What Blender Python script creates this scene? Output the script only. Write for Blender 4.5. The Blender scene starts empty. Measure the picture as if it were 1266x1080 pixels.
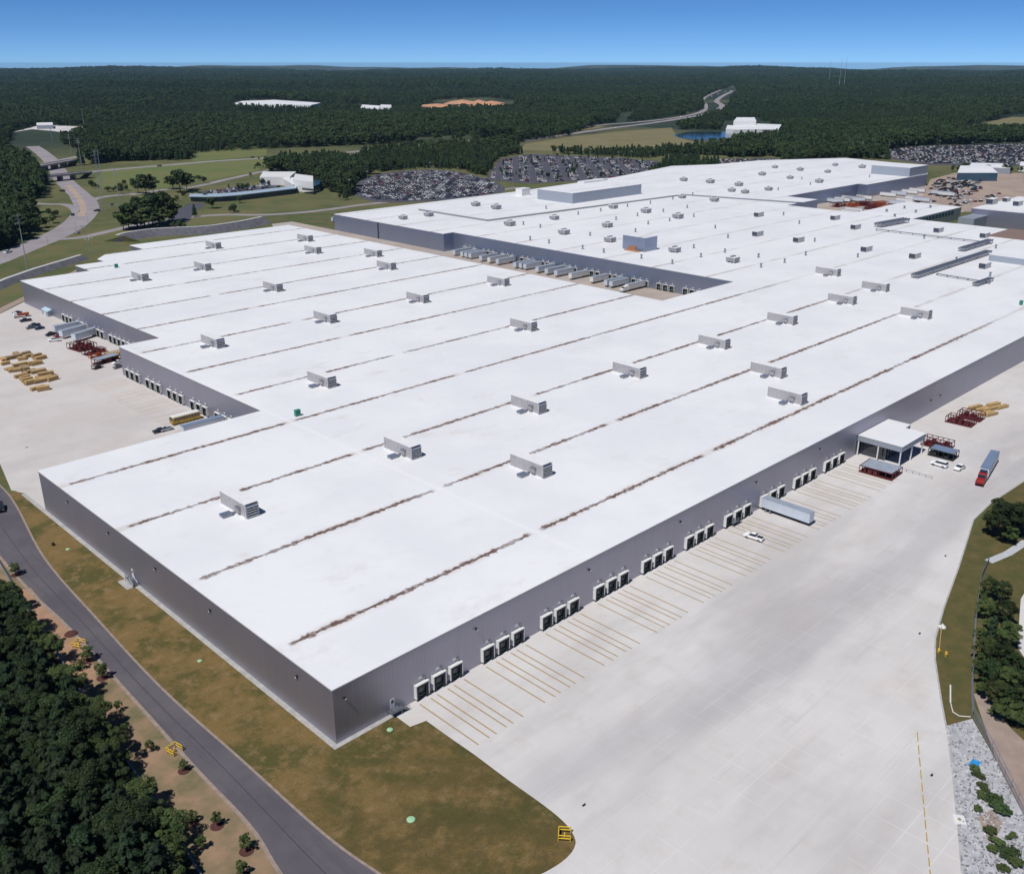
import bpy, math, random
import numpy as np
from mathutils import Vector, Matrix
R = math.radians
random.seed(7); RNG = np.random.default_rng(7)
sc = bpy.context.scene
COL = sc.collection
# ------------------------------------------------------------ camera, sky, sun, exposure
CX, CY, CZ = -80.994, -129.124, 120.0
PITCH, YAW, FPX = R(21.204), R(45.338), 1190.93          # FPX: focal length for a 1266 px wide frame
cam_d = bpy.data.cameras.new('camera'); cam = bpy.data.objects.new('camera', cam_d); COL.objects.link(cam)
cam.location = (CX, CY, CZ); cam.rotation_euler = (math.pi/2-PITCH, 0, YAW-math.pi/2)
cam_d.sensor_width = 36; cam_d.lens = 36*FPX/1266; cam_d.clip_start = 1; cam_d.clip_end = 80000
sc.camera = cam
SUN_EL, SUN_AZ = R(59), R(10)                             # light travels towards +X, a little +Y
w = bpy.data.worlds.new('World'); sc.world = w; w.use_nodes = True
nt = w.node_tree; bg = nt.nodes['Background']
sky = nt.nodes.new('ShaderNodeTexSky'); sky.sky_type = 'NISHITA'; sky.sun_disc = False
sky.sun_elevation = SUN_EL; sky.sun_rotation = R(260); sky.altitude = 3500
sky.air_density = 0.45; sky.dust_density = 0.0; sky.ozone_density = 10.0
hsv = nt.nodes.new('ShaderNodeHueSaturation'); hsv.inputs['Hue'].default_value = .496; hsv.inputs['Saturation'].default_value = 1.07; hsv.inputs['Value'].default_value = .90
nt.links.new(sky.outputs[0], hsv.inputs['Color'])
nt.links.new(hsv.outputs[0], bg.inputs[0]); bg.inputs[1].default_value = 0.10
sd = bpy.data.lights.new('sun', 'SUN'); sd.energy = 3.6; sd.angle = R(0.53); sd.color = (1, .97, .925)
sun = bpy.data.objects.new('sun', sd); COL.objects.link(sun)
sun.rotation_euler = Vector((math.cos(SUN_EL)*math.cos(SUN_AZ), math.cos(SUN_EL)*math.sin(SUN_AZ), -math.sin(SUN_EL))).to_track_quat('-Z', 'Y').to_euler()
vs = sc.view_settings; vs.view_transform = 'Standard'; vs.look = 'None'; vs.gamma = 1; vs.exposure = 0.13
sc.cycles.max_bounces = 6; sc.cycles.diffuse_bounces = 3; sc.cycles.glossy_bounces = 3
sc.cycles.transmission_bounces = 2; sc.cycles.volume_bounces = 0; sc.cycles.transparent_max_bounces = 4
sc.cycles.caustics_reflective = False; sc.cycles.caustics_refractive = False
sc.cycles.use_denoising = True; sc.cycles.use_adaptive_sampling = True

# ------------------------------------------------------------ survey: a photo point -> where it stands
_f = np.array([math.cos(YAW)*math.cos(PITCH), math.sin(YAW)*math.cos(PITCH), -math.sin(PITCH)])
_r = np.array([math.sin(YAW), -math.cos(YAW), 0.0]); _u = np.cross(_r, _f); _C = np.array([CX, CY, CZ])
def G(px, py, z=0.0):
    d = _f*FPX + _r*(px-633) - _u*(py-540); p = _C + d*((z-CZ)/d[2]); return (float(p[0]), float(p[1]))
def PR(x, y, z):
    d = np.array([x, y, z])-_C; k = d@_f
    return (633+FPX*(d@_r)/k, 540-FPX*(d@_u)/k) if k > 1 else (-9e9, -9e9)
def HT(x, y, ty, zmax=80):                                # height of a thing at x,y whose top shows at row ty
    lo, hi = 0, zmax
    for _ in range(40):
        m = (lo+hi)/2
        if PR(x, y, m)[1] > ty: lo = m
        else: hi = m
    return lo
def ZM(ox, oy, s, pts): return [(ox+a/s, oy+b/s) for a, b in pts]
def inside(poly, x, y):
    n = len(poly); c = False; j = n-1
    for i in range(n):
        xi, yi = poly[i]; xj, yj = poly[j]
        if (yi > y) != (yj > y) and x < (xj-xi)*(y-yi)/(yj-yi)+xi: c = not c
        j = i
    return c

# ------------------------------------------------------------ helpers
class MB:
    def __init__(s): s.v = []; s.f = []; s.m = []
    def face(s, pts, m=0):
        i = len(s.v); s.v += [tuple(p) for p in pts]; s.f.append(tuple(range(i, i+len(pts)))); s.m.append(m)
    def box(s, x0, x1, y0, y1, z0, z1, m=0, mt=None, rot=None, bottom=True):
        P = [(x0,y0,z0),(x1,y0,z0),(x1,y1,z0),(x0,y1,z0),(x0,y0,z1),(x1,y0,z1),(x1,y1,z1),(x0,y1,z1)]
        if rot:
            a, ox, oy = rot; c, q = math.cos(a), math.sin(a)
            P = [(ox+(x-ox)*c-(y-oy)*q, oy+(x-ox)*q+(y-oy)*c, z) for x, y, z in P]
        i = len(s.v); s.v += P
        F = [(4,5,6,7),(0,1,5,4),(1,2,6,5),(2,3,7,6),(3,0,4,7)]
        if bottom: F.append((3,2,1,0))
        for k, f in enumerate(F): s.f.append(tuple(i+a for a in f)); s.m.append(m if (k or mt is None) else mt)
    def prism(s, poly, z0, z1, m=0, mt=None, top=True, bottom=False):
        a = sum(poly[i][0]*poly[(i+1)%len(poly)][1]-poly[(i+1)%len(poly)][0]*poly[i][1] for i in range(len(poly)))
        if a < 0: poly = poly[::-1]
        n = len(poly); i = len(s.v)
        s.v += [(x,y,z0) for x,y in poly]+[(x,y,z1) for x,y in poly]
        for k in range(n):
            j = (k+1) % n; s.f.append((i+k,i+j,i+n+j,i+n+k)); s.m.append(m)
        if top: s.f.append(tuple(range(i+n,i+2*n))); s.m.append(m if mt is None else mt)
        if bottom: s.f.append(tuple(range(i+n-1,i-1,-1))); s.m.append(m)
    def tube(s, a, b, r0, r1=None, n=8, m=0, cap=True):
        r1 = r0 if r1 is None else r1
        a = Vector(a); b = Vector(b); d = (b-a).normalized()
        u = d.cross(Vector((0,0,1)) if abs(d.z) < .9 else Vector((1,0,0))).normalized(); w_ = d.cross(u)
        i = len(s.v)
        for c, r in ((a, r0), (b, r1)):
            for k in range(n):
                t = 2*math.pi*k/n; s.v.append(tuple(c+(u*math.cos(t)+w_*math.sin(t))*r))
        for k in range(n):
            j = (k+1) % n; s.f.append((i+j,i+k,i+n+k,i+n+j)); s.m.append(m)
        if cap:
            s.f.append(tuple(range(i,i+n))); s.m.append(m); s.f.append(tuple(range(i+2*n-1,i+n-1,-1))); s.m.append(m)
    def profile(s, prof, y0, y1, m=0, inset=0.0, zin=None):    # xz outline extruded across y; points above zin are drawn in
        n = len(prof); i = len(s.v)
        for y, sg in ((y0, 1), (y1, -1)):
            for x, z in prof: s.v.append((x, y+(sg*inset if zin is not None and z > zin else 0), z))
        for k in range(n):
            j = (k+1) % n; s.f.append((i+k,i+j,i+n+j,i+n+k)); s.m.append(m)
        s.f.append(tuple(range(i+n-1,i-1,-1))); s.m.append(m); s.f.append(tuple(range(i+n,i+2*n))); s.m.append(m)
    def dome(s, c, r, h, n=14, k=3, m=0):
        i = len(s.v)
        for a in range(k):
            t = a/k*math.pi/2
            for b in range(n):
                q = 2*math.pi*b/n; s.v.append((c[0]+r*math.cos(t)*math.cos(q), c[1]+r*math.cos(t)*math.sin(q), c[2]+h*math.sin(t)))
        s.v.append((c[0], c[1], c[2]+h)); T = len(s.v)-1
        for a in range(k-1):
            for b in range(n):
                e = (b+1) % n; s.f.append((i+a*n+b,i+a*n+e,i+(a+1)*n+e,i+(a+1)*n+b)); s.m.append(m)
        for b in range(n): s.f.append((i+(k-1)*n+b,i+(k-1)*n+(b+1)%n,T)); s.m.append(m)
    def mesh(s, name, mats):
        me = bpy.data.meshes.new(name); me.from_pydata(s.v, [], s.f)
        for m in mats: me.materials.append(m)
        me.polygons.foreach_set('material_index', s.m); me.update(); return me
    def build(s, name, mats, parent=None, loc=None, bevel=0):
        if not isinstance(mats, (list, tuple)): mats = [mats]
        o = bpy.data.objects.new(name, s.mesh(name, mats)); COL.objects.link(o)
        if parent: o.parent = parent
        if loc: o.location = loc
        if bevel:
            b = o.modifiers.new('edge', 'BEVEL'); b.width = bevel; b.segments = 2; b.limit_method = 'ANGLE'
        return o
def tag(o, label=None, cat=None, group=None, kind=None):
    if label: o['label'] = label
    if cat: o['category'] = cat
    if group: o['group'] = group
    if kind: o['kind'] = kind
    return o
def thing(name, label, cat, loc=(0,0,0), rz=0.0, group=None):
    o = bpy.data.objects.new(name, None); COL.objects.link(o); o.empty_display_size = .5
    o.location = loc; o.rotation_euler = (0,0,rz); return tag(o, label, cat, group)
def struct(o): o['kind'] = 'structure'; return o
def link(name, mesh, parent=None, loc=(0,0,0), rz=0.0, sc_=None):
    o = bpy.data.objects.new(name, mesh); COL.objects.link(o); o.location = loc; o.rotation_euler = (0,0,rz)
    if sc_: o.scale = sc_
    if parent: o.parent = parent
    return o
def copy_tree(o, parent=None):
    c = o.copy(); COL.objects.link(c)
    if parent: c.parent = parent
    for ch in list(o.children): copy_tree(ch, c)
    return c
ORD = ['nearest','second','third','fourth','fifth','sixth','seventh','eighth','ninth','tenth','eleventh','twelfth','thirteenth','fourteenth','fifteenth','sixteenth','seventeenth','eighteenth','nineteenth','twentieth']
def ordn(i): return ['first']+ORD[1:] if i is None else (['first']+ORD[1:])[i]
def near_labels(prefix, pts, marks):                       # singles each point out by its rank from a landmark
    g = {}
    for i, p in enumerate(pts):
        k = min(range(len(marks)), key=lambda m: math.dist(p, marks[m][0])); g.setdefault(k, []).append((math.dist(p, marks[k][0]), i))
    out = [None]*len(pts)
    for k, l in g.items():
        for r, (_, i) in enumerate(sorted(l)):
            out[i] = f"{prefix} {'closest' if r == 0 else ORD[r]+' closest'} to {marks[k][1]}"
    return out

# ------------------------------------------------------------ materials
def mat(name, col, rough=.7, metal=0.0, var=None, scale=1.0, detail=5, bump=0.0, bscale=8.0, col2=None, spec=.5, randv=0.0, stretch=None):
    m = bpy.data.materials.new(name); m.use_nodes = True; t = m.node_tree; b = t.nodes['Principled BSDF']
    b.inputs['Roughness'].default_value = rough; b.inputs['Metallic'].default_value = metal; b.inputs['Specular IOR Level'].default_value = spec
    b.inputs['Base Color'].default_value = (*col, 1)
    N = t.nodes.new; L = t.links.new
    if col2 or var or bump or randv:
        co = N('ShaderNodeNewGeometry').outputs['Position'] if not randv else N('ShaderNodeTexCoord').outputs['Object']
        if stretch:
            mp = N('ShaderNodeMapping'); L(co, mp.inputs[0]); mp.inputs['Scale'].default_value = stretch; co = mp.outputs[0]
    src = None
    if col2 or var:
        n = N('ShaderNodeTexNoise'); n.inputs['Scale'].default_value = scale; n.inputs['Detail'].default_value = detail; n.inputs['Roughness'].default_value = .62; L(co, n.inputs[0])
        rp = N('ShaderNodeValToRGB'); L(n.outputs[0], rp.inputs[0]); rp.color_ramp.elements[0].position = .34; rp.color_ramp.elements[1].position = .66
        c2 = col2 or tuple(c*(1-var) for c in col)
        rp.color_ramp.elements[0].color = (*c2, 1); rp.color_ramp.elements[1].color = (*col, 1); src = rp.outputs[0]
    if randv:
        oi = N('ShaderNodeObjectInfo'); hs = N('ShaderNodeHueSaturation'); mr = N('ShaderNodeMapRange'); L(oi.outputs['Random'], mr.inputs[0])
        mr.inputs[3].default_value = 1-randv; mr.inputs[4].default_value = 1+randv; L(mr.outputs[0], hs.inputs['Value'])
        mh = N('ShaderNodeMapRange'); L(oi.outputs['Random'], mh.inputs[0]); mh.inputs[3].default_value = .485; mh.inputs[4].default_value = .515; L(mh.outputs[0], hs.inputs['Hue'])
        if src: L(src, hs.inputs['Color'])
        else: hs.inputs['Color'].default_value = (*col, 1)
        src = hs.outputs[0]
    if src: L(src, b.inputs['Base Color'])
    if bump:
        n2 = N('ShaderNodeTexNoise'); n2.inputs['Scale'].default_value = bscale; n2.inputs['Detail'].default_value = 4; L(co, n2.inputs[0])
        bp = N('ShaderNodeBump'); bp.inputs['Strength'].default_value = bump; L(n2.outputs[0], bp.inputs['Height']); L(bp.outputs[0], b.inputs['Normal'])
    return m
class ND:                                                  # small node-writing aid
    def __init__(s, name, rough=.8):
        s.m = bpy.data.materials.new(name); s.m.use_nodes = True; s.t = s.m.node_tree; s.b = s.t.nodes['Principled BSDF']; s.b.inputs['Roughness'].default_value = rough
        s.pos = s.n('ShaderNodeNewGeometry').outputs['Position']
        sx = s.n('ShaderNodeSeparateXYZ'); s.l(s.pos, sx.inputs[0]); s.x, s.y, s.z = sx.outputs
    def n(s, k): return s.t.nodes.new(k)
    def l(s, a, b): s.t.links.new(a, b)
    def noise(s, scale, detail=4, rough=.6, stretch=None, rot=0):
        n = s.n('ShaderNodeTexNoise'); n.inputs['Scale'].default_value = scale; n.inputs['Detail'].default_value = detail; n.inputs['Roughness'].default_value = rough
        p = s.pos
        if stretch:
            mp = s.n('ShaderNodeMapping'); s.l(p, mp.inputs[0]); mp.inputs['Scale'].default_value = stretch; mp.inputs['Rotation'].default_value = (0,0,rot); p = mp.outputs[0]
        s.l(p, n.inputs[0]); return n.outputs[0]
    def math(s, op, a, b=0.0, c=0.0):
        n = s.n('ShaderNodeMath'); n.operation = op
        for i, v in enumerate((a, b, c)):
            if hasattr(v, 'is_output'): s.l(v, n.inputs[i])
            else: n.inputs[i].default_value = v
        return n.outputs[0]
    def rng(s, v, a, b, c=0.0, d=1.0):
        n = s.n('ShaderNodeMapRange'); n.interpolation_type = 'SMOOTHSTEP'; s.l(v, n.inputs[0])
        for i, q in enumerate((a, b, c, d)): n.inputs[i+1].default_value = q
        return n.outputs[0]
    def mix(s, f, a, b):
        n = s.n('ShaderNodeMix'); n.data_type = 'RGBA'
        for i, v in ((0, f), (6, a), (7, b)):
            if hasattr(v, 'is_output'): s.l(v, n.inputs[i])
            else: n.inputs[i].default_value = (*v, 1) if isinstance(v, tuple) else v
        return n.outputs[2]
    def out(s, c, bump=None, strength=.3, dist=.1):
        s.l(c, s.b.inputs['Base Color'])
        if bump is not None:
            bp = s.n('ShaderNodeBump'); bp.inputs['Strength'].default_value = strength; bp.inputs['Distance'].default_value = dist; s.l(bump, bp.inputs['Height']); s.l(bp.outputs[0], s.b.inputs['Normal'])
        return s.m
def roof_mat():
    n = ND('white_roof_membrane', .55)
    big = n.noise(.03, 5); fine = n.noise(.5, 5)
    c = n.mix(n.rng(big, .35, .65), (.755,.76,.79), (.815,.82,.84))
    c = n.mix(n.math('MULTIPLY', n.rng(fine, .52, .75), .10), c, (.62,.58,.55))
    # membrane sheets
    sy = n.math('ABSOLUTE', n.math('SUBTRACT', n.math('FRACT', n.math('DIVIDE', n.y, 3.05)), .5))
    c = n.mix(n.math('MULTIPLY', n.rng(sy, .47, .495), .09), c, (.55,.55,.58))
    # dirt collected along the low seams every 36.6 m, broken into dashes
    wob = n.math('MULTIPLY', n.math('SUBTRACT', n.noise(.12, 2), .5), .5)
    yy = n.math('ADD', n.math('SUBTRACT', n.y, 18.3), wob)
    dy = n.math('MULTIPLY', n.math('ABSOLUTE', n.math('SUBTRACT', n.math('FRACT', n.math('ADD', n.math('DIVIDE', yy, 36.6), .5)), .5)), 36.6)
    along = n.noise(1.0, 4, .65, (.055, .028, 1)); along2 = n.noise(1.0, 3, .6, (.6, .3, 1))
    wid = n.math('ADD', n.math('MULTIPLY', n.rng(along2, .35, .7), .95), .44)
    core = n.math('SUBTRACT', 1.0, n.rng(n.math('DIVIDE', dy, wid), .45, 1.15))
    strength = n.math('MULTIPLY', n.rng(along, .34, .52, .68, 1.0), n.rng(n.noise(1.0, 5, .75, (.9,.5,1)), .32, .52, .45, 1.0))
    cross = n.math('ABSOLUTE', n.math('SUBTRACT', n.x, 72.8))
    strength = n.math('MULTIPLY', strength, n.rng(cross, .9, 3.2)); strength = n.math('MULTIPLY', strength, n.rng(n.x, 2.0, 3.2))
    cross2 = n.math('ABSOLUTE', n.math('SUBTRACT', n.x, 146.0)); strength = n.math('MULTIPLY', strength, n.rng(cross2, 1.5, 4))
    far = n.math('SUBTRACT', 1.0, n.rng(n.x, 300.0, 420.0)); strength = n.math('MULTIPLY', strength, n.rng(far, 0, 1, .15, 1))
    dirt = n.mix(along2, (.085,.044,.032), (.19,.115,.085))
    halo = n.math('SUBTRACT', 1.0, n.rng(dy, .3, 2.4)); halo = n.math('MULTIPLY', n.math('MULTIPLY', halo, n.rng(along, .4, .62)), .42)
    c = n.mix(halo, c, (.52,.44,.37))
    c = n.mix(n.math('MULTIPLY', n.math('MULTIPLY', core, strength), 1.0), c, dirt)
    # ponding stains
    st = n.math('MULTIPLY', n.rng(n.noise(.05, 7, .72, (1,1.8,1)), .56, .72), .30); c = n.mix(st, c, (.55,.48,.42))
    gr = n.math('MULTIPLY', n.rng(n.noise(.11, 6, .7), .52, .72), .09); c = n.mix(gr, c, (.52,.53,.56))
    wl = n.math('MULTIPLY', n.math('SUBTRACT', 1.0, n.rng(cross, .5, 1.0)), .5); c = n.mix(wl, c, (.84,.84,.85))
    return n.out(c)
def concrete_mat(name, base=(.59,.563,.553), base2=(.655,.635,.63), jx=6.1, jy=6.1, stain=1.0):
    n = ND(name, .85)
    big = n.noise(.018, 4); c = n.mix(n.rng(big, .35, .65), base, base2)
    med = n.noise(.15, 6, .7); c = n.mix(n.math('MULTIPLY', n.rng(med, .48, .78), .28), c, (.40,.35,.30))
    wear = n.noise(1.0, 5, .65, (.010, .035, 1), 0.35); c = n.mix(n.math('MULTIPLY', n.rng(wear, .48, .66), .45*stain), c, (.42,.40,.40))
    tan = n.noise(1.0, 4, .6, (.02, .05, 1), -.4); c = n.mix(n.math('MULTIPLY', n.rng(tan, .56, .76), .35*stain), c, (.54,.43,.33))
    if name == 'yard_concrete':
        wobble = n.math('MULTIPLY', n.math('SUBTRACT', n.noise(.02, 3), .5), 26.0)
        for yc, hw_, k in ((-40.0, 13.0, .48), (-27.0, 7.0, .2)):
            d = n.math('ABSOLUTE', n.math('SUBTRACT', n.math('ADD', n.y, wobble), yc+0.0)); lane = n.math('SUBTRACT', 1.0, n.rng(d, hw_*.35, hw_))
            c = n.mix(n.math('MULTIPLY', n.math('MULTIPLY', lane, n.rng(n.noise(1.0, 4, .6, (.012,.06,1)), .32, .6)), k), c, (.37,.355,.375))
        tr = n.noise(1.0, 5, .7, (.02, .9, 1), .18); c = n.mix(n.math('MULTIPLY', n.rng(tr, .58, .72), .26), c, (.33,.32,.33))
        tr = n.noise(1.0, 5, .7, (.9, .03, 1), -.25); c = n.mix(n.math('MULTIPLY', n.rng(tr, .60, .74), .22), c, (.36,.33,.31))
    fine = n.noise(2.5, 5, .7); c = n.mix(n.math('MULTIPLY', n.rng(fine, .5, .8), .18), c, (.34,.32,.31))
    spots = n.noise(.5, 3, .5); c = n.mix(n.math('MULTIPLY', n.rng(spots, .72, .78), .5), c, (.26,.25,.26))
    jn = None
    for ax, st in ((n.x, jx), (n.y, jy)):
        d = n.math('ABSOLUTE', n.math('SUBTRACT', n.math('FRACT', n.math('DIVIDE', ax, st)), .5))
        g = n.rng(d, .470, .496); jn = g if jn is None else n.math('MAXIMUM', jn, g)
    c = n.mix(n.math('MULTIPLY', jn, n.math('MULTIPLY', n.math('MULTIPLY', n.rng(n.noise(.022, 4, .7), .42, .58, .25, 1.0), n.rng(n.y, -66.0, -30.0, 1.0, .22)), .55)), c, (.70,.685,.68))
    slab = n.n('ShaderNodeTexWhiteNoise'); fx = n.math('FLOOR', n.math('ADD', n.math('DIVIDE', n.x, jx), .5)); fy = n.math('FLOOR', n.math('ADD', n.math('DIVIDE', n.y, jy), .5))
    cb = n.n('ShaderNodeCombineXYZ'); n.l(fx, cb.inputs[0]); n.l(fy, cb.inputs[1]); n.l(cb.outputs[0], slab.inputs[0])
    c = n.mix(n.math('MULTIPLY', slab.outputs[0], .11), c, (.40,.39,.39))
    return n.out(c, fine, .1, .02)
def asphalt_mat():
    n = ND('asphalt', .9)
    c = n.mix(n.rng(n.noise(.08, 4), .35, .65), (.088,.080,.097), (.118,.106,.122))
    c = n.mix(n.math('MULTIPLY', n.rng(n.noise(1.0, 4, .6, (.7, .02, 1)), .5, .7), .5), c, (.075,.068,.082))
    c = n.mix(n.math('MULTIPLY', n.rng(n.noise(2.5, 6, .75), .5, .75), .3), c, (.17,.15,.15))
    return n.out(c)
def ground_mat():
    n = ND('meadow_and_woodland_floor', .95)
    c = n.mix(n.rng(n.noise(.012, 5), .38, .62), (.062,.088,.022), (.125,.130,.045))
    c = n.mix(n.math('MULTIPLY', n.rng(n.noise(.07, 6, .7), .42, .66), .75), c, (.15,.112,.05))
    c = n.mix(n.math('MULTIPLY', n.rng(n.noise(.6, 6, .7), .45, .75), .4), c, (.05,.065,.02))

    vl = n.n('ShaderNodeVectorMath'); vl.operation = 'LENGTH'; n.l(n.pos, vl.inputs[0])
    f = n.mix(n.rng(n.noise(.004, 6, .65), .4, .62), (.012,.026,.012), (.024,.044,.018))
    f = n.mix(n.rng(n.noise(.03, 6, .8), .45, .7), f, (.008,.018,.010))
    f = n.mix(n.rng(n.noise(.0016, 3, .6), .50, .60), f, (.075,.078,.034))
    c = n.mix(n.rng(vl.outputs['Value'], 1200, 1700), c, f)
    return n.out(c)
def lawn_mat():
    n = ND('dry_lawn', .95)
    a = n.noise(.07, 5, .7); b_ = n.noise(.35, 6, .7); f = n.noise(3.0, 5, .8)
    c = n.mix(n.rng(a, .42, .60), (.205,.130,.042), (.082,.074,.015))
    c = n.mix(n.math('MULTIPLY', n.rng(b_, .48, .68), .8), c, (.27,.175,.082))
    c = n.mix(n.math('MULTIPLY', n.rng(n.noise(.18, 5, .7, (.5,1.4,1), .5), .55, .72), .7), c, (.06,.066,.016))
    c = n.mix(n.math('MULTIPLY', n.rng(f, .40, .70), .55), c, (.052,.048,.015))
    near = n.math('SUBTRACT', 1.0, n.rng(n.y, -30.0, 6.0)); c = n.mix(n.math('MULTIPLY', n.math('MULTIPLY', near, n.rng(n.noise(.12, 6, .75), .36, .58)), .78), c, (.066,.054,.013))
    ml = n.noise(1.0, 3, .6, (.08,1.6,1), .25); c = n.mix(n.math('MULTIPLY', n.rng(ml, .48, .7), .25), c, (.10,.085,.03))
    return n.out(c, f, .6, .12)
def panel_mat(name, col, rough=.38, metal=.55, pitch=1.0, ax='xy'):
    n = ND(name, rough); n.b.inputs['Metallic'].default_value = metal
    s_ = n.math('ADD', n.x, n.y)
    d = n.math('ABSOLUTE', n.math('SUBTRACT', n.math('FRACT', n.math('DIVIDE', s_, pitch)), .5))
    rib = n.rng(d, .40, .46)
    pan = n.n('ShaderNodeTexWhiteNoise'); pan.noise_dimensions = '1D'; n.l(n.math('FLOOR', n.math('DIVIDE', s_, pitch*6)), pan.inputs['W'])
    c = n.mix(n.math('MULTIPLY', pan.outputs[0], .12), col, tuple(v*.75 for v in col))
    c = n.mix(n.math('MULTIPLY', n.rng(n.noise(1.0, 4, .6, (.6, .6, .06)), .5, .75), .18), c, tuple(v*.7 for v in col))
    c = n.mix(n.math('MULTIPLY', rib, .16), c, tuple(v*.6 for v in col))
    return n.out(c, rib, .25, .04)
M = {}
M['roof'] = roof_mat()
M['yard'] = concrete_mat('yard_concrete'); M['yard2'] = concrete_mat('side_yard_concrete', (.55,.51,.49), (.61,.575,.56), 6.1, 6.1, .8)
M['court'] = concrete_mat('court_concrete', (.36,.30,.26), (.44,.37,.33), 8, 8, 1.2)
M['asphalt'] = asphalt_mat(); M['ground'] = ground_mat(); M['lawn'] = lawn_mat()
M['wall'] = panel_mat('grey_metal_cladding', (.365,.36,.435), .46, .74); M['wall2'] = panel_mat('blue_grey_cladding', (.33,.38,.50), .4, .8, 1.2)
M['pale'] = panel_mat('pale_cladding', (.36,.40,.46), .5, .3, 1.5)
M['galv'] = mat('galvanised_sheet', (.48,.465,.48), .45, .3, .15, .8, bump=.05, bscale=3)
M['galvtop'] = mat('weathered_sheet_top', (.80,.795,.81), .6, 0, .08, .7)  # near-white sheet for tops and base rims, paler than the sides
M['louvre'] = mat('louvre_blade', (.16,.20,.29), .4, .3); M['dark'] = mat('dark_gap', (.012,.013,.016), .8)
M['white'] = mat('white_paint', (.78,.78,.77), .5, 0, .08, 1.5); M['black'] = mat('black_rubber', (.02,.02,.022), .75)
M['doorgrey'] = mat('door_sheet', (.20,.23,.24), .5, .2, .2, .8); M['green'] = mat('green_leveller', (.04,.12,.07), .6)
M['steel'] = mat('weathered_steel', (.34,.36,.40), .45, .7, .2, 1.2); M['kerb'] = mat('kerb_concrete', (.47,.46,.45), .85, 0, .25, .6)
M['yellowline'] = mat('worn_yellow_paint', (.43,.31,.15), .8, 0, None, 1.2, col2=(.33,.25,.15)); M['yellow2'] = mat('bright_yellow_paint', (.50,.33,.06), .7, 0, .25, .8)
M['yellow'] = mat('yellow_enamel', (.72,.48,.02), .45); M['red'] = mat('red_frame_paint', (.13,.018,.022), .6, 0, .45, 1.5)
M['orange'] = mat('orange_frame_paint', (.36,.075,.022), .6, 0, .3, 1.5)
M['timber'] = mat('sawn_timber', (.60,.40,.17), .75, 0, .35, 1.6, stretch=(1,1,4)); M['timber2'] = mat('weathered_timber', (.40,.28,.15), .8, 0, .4, 1.6)
M['trailer'] = mat('aluminium_side', (.62,.68,.77), .4, .12, .08, .5); M['trailertop'] = mat('trailer_roof_sheet', (.40,.46,.55), .45, .2, .15, .5)
M['trailerw'] = mat('white_trailer_side', (.74,.75,.76), .45, 0, .07, .6); M['bluetop'] = mat('blue_grey_tarp', (.20,.27,.40), .5, .1, .15, .6)
M['glass'] = mat('dark_glass', (.02,.03,.045), .08, 0, spec=.8); M['bluewin'] = mat('blue_glazing', (.03,.08,.14), .12, 0, spec=.8)
M['dirt'] = mat('bare_clay', (.40,.235,.155), .95, 0, None, .25, 6, .2, 2, (.30,.19,.115)); M['verge'] = mat('patchy_verge', (.32,.205,.135), .95, 0, None, .16, 6, .3, 2, (.135,.125,.06))
M['redclay'] = mat('red_clay', (.60,.29,.15), .95, 0, None, .02, 5, 0, 2, (.44,.25,.16)); M['mulch'] = mat('red_mulch', (.10,.036,.03), .95, 0, .4, 3)
M['rock'] = mat('pale_stone', (.62,.62,.64), .85, 0, .35, 1.2, randv=0); M['gravel'] = mat('gravel', (.50,.50,.53), .95, 0, None, .5, 6, .8, 5, (.30,.30,.32))
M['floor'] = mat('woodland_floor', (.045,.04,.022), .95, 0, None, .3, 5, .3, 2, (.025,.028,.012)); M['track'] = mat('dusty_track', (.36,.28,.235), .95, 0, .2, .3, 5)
M['road'] = mat('worn_road', (.32,.29,.31), .9, 0, .22, .05, 5); M['roadtan'] = mat('dusty_road', (.42,.33,.26), .9, 0, .2, .05, 5); M['lot'] = mat('car_park_asphalt', (.082,.078,.105), .9, 0, .25, .05, 5)
M['water'] = mat('pond_water', (.018,.045,.075), .12, 0, bump=.05, bscale=.8); M['fence'] = mat('fence_mesh', (.33,.36,.42), .5, .6); M['stonewall'] = mat('retaining_stone', (.13,.13,.155), .85, 0, .45, .35, 6, .3, 1)
M['pole'] = mat('pole_steel', (.42,.44,.46), .5, .4); M['tan'] = mat('tan_panel', (.38,.19,.10), .6); M['hydrant'] = mat('hydrant_paint', (.70,.45,.05), .45)
M['palegreen'] = mat('pale_green_lid', (.36,.60,.36), .6, 0, .1, 3); M['teal'] = mat('green_cabinet_paint', (.02,.22,.16), .5); M['blue'] = mat('blue_tarp', (.03,.28,.62), .5)
M['bark'] = mat('bark', (.075,.055,.042), .9, 0, .4, 3)
M['farfloor'] = mat('dry_field', (.15,.145,.058), .95, 0, None, .02, 6, 0, 2, (.20,.165,.085))
def leaf(name, a, b_): return mat(name, a, .75, 0, None, .55, 3, col2=b_, spec=.25, randv=.34)
M['leafpine'] = leaf('pine_needles', (.040,.070,.026), (.018,.037,.017)); M['leafoak'] = leaf('oak_leaves', (.056,.088,.028), (.024,.046,.016))
M['leafyoung'] = leaf('young_leaves', (.075,.105,.030), (.045,.07,.022)); M['leafbrush'] = leaf('scrub_leaves', (.085,.112,.034), (.038,.062,.020))
M['pine_near'] = leaf('near_pine_needles', (.026,.046,.018), (.012,.025,.012)); M['oak_near'] = leaf('near_oak_leaves', (.036,.058,.019), (.016,.031,.011))
M['leaffar'] = leaf('far_leaves', (.030,.055,.022), (.015,.031,.014))
CARCOL = [('white',(.86,.87,.88)),('silver',(.46,.48,.52)),('black',(.02,.021,.025)),('dark blue',(.022,.04,.11)),('red',(.28,.02,.02)),('grey',(.15,.16,.18))]
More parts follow.
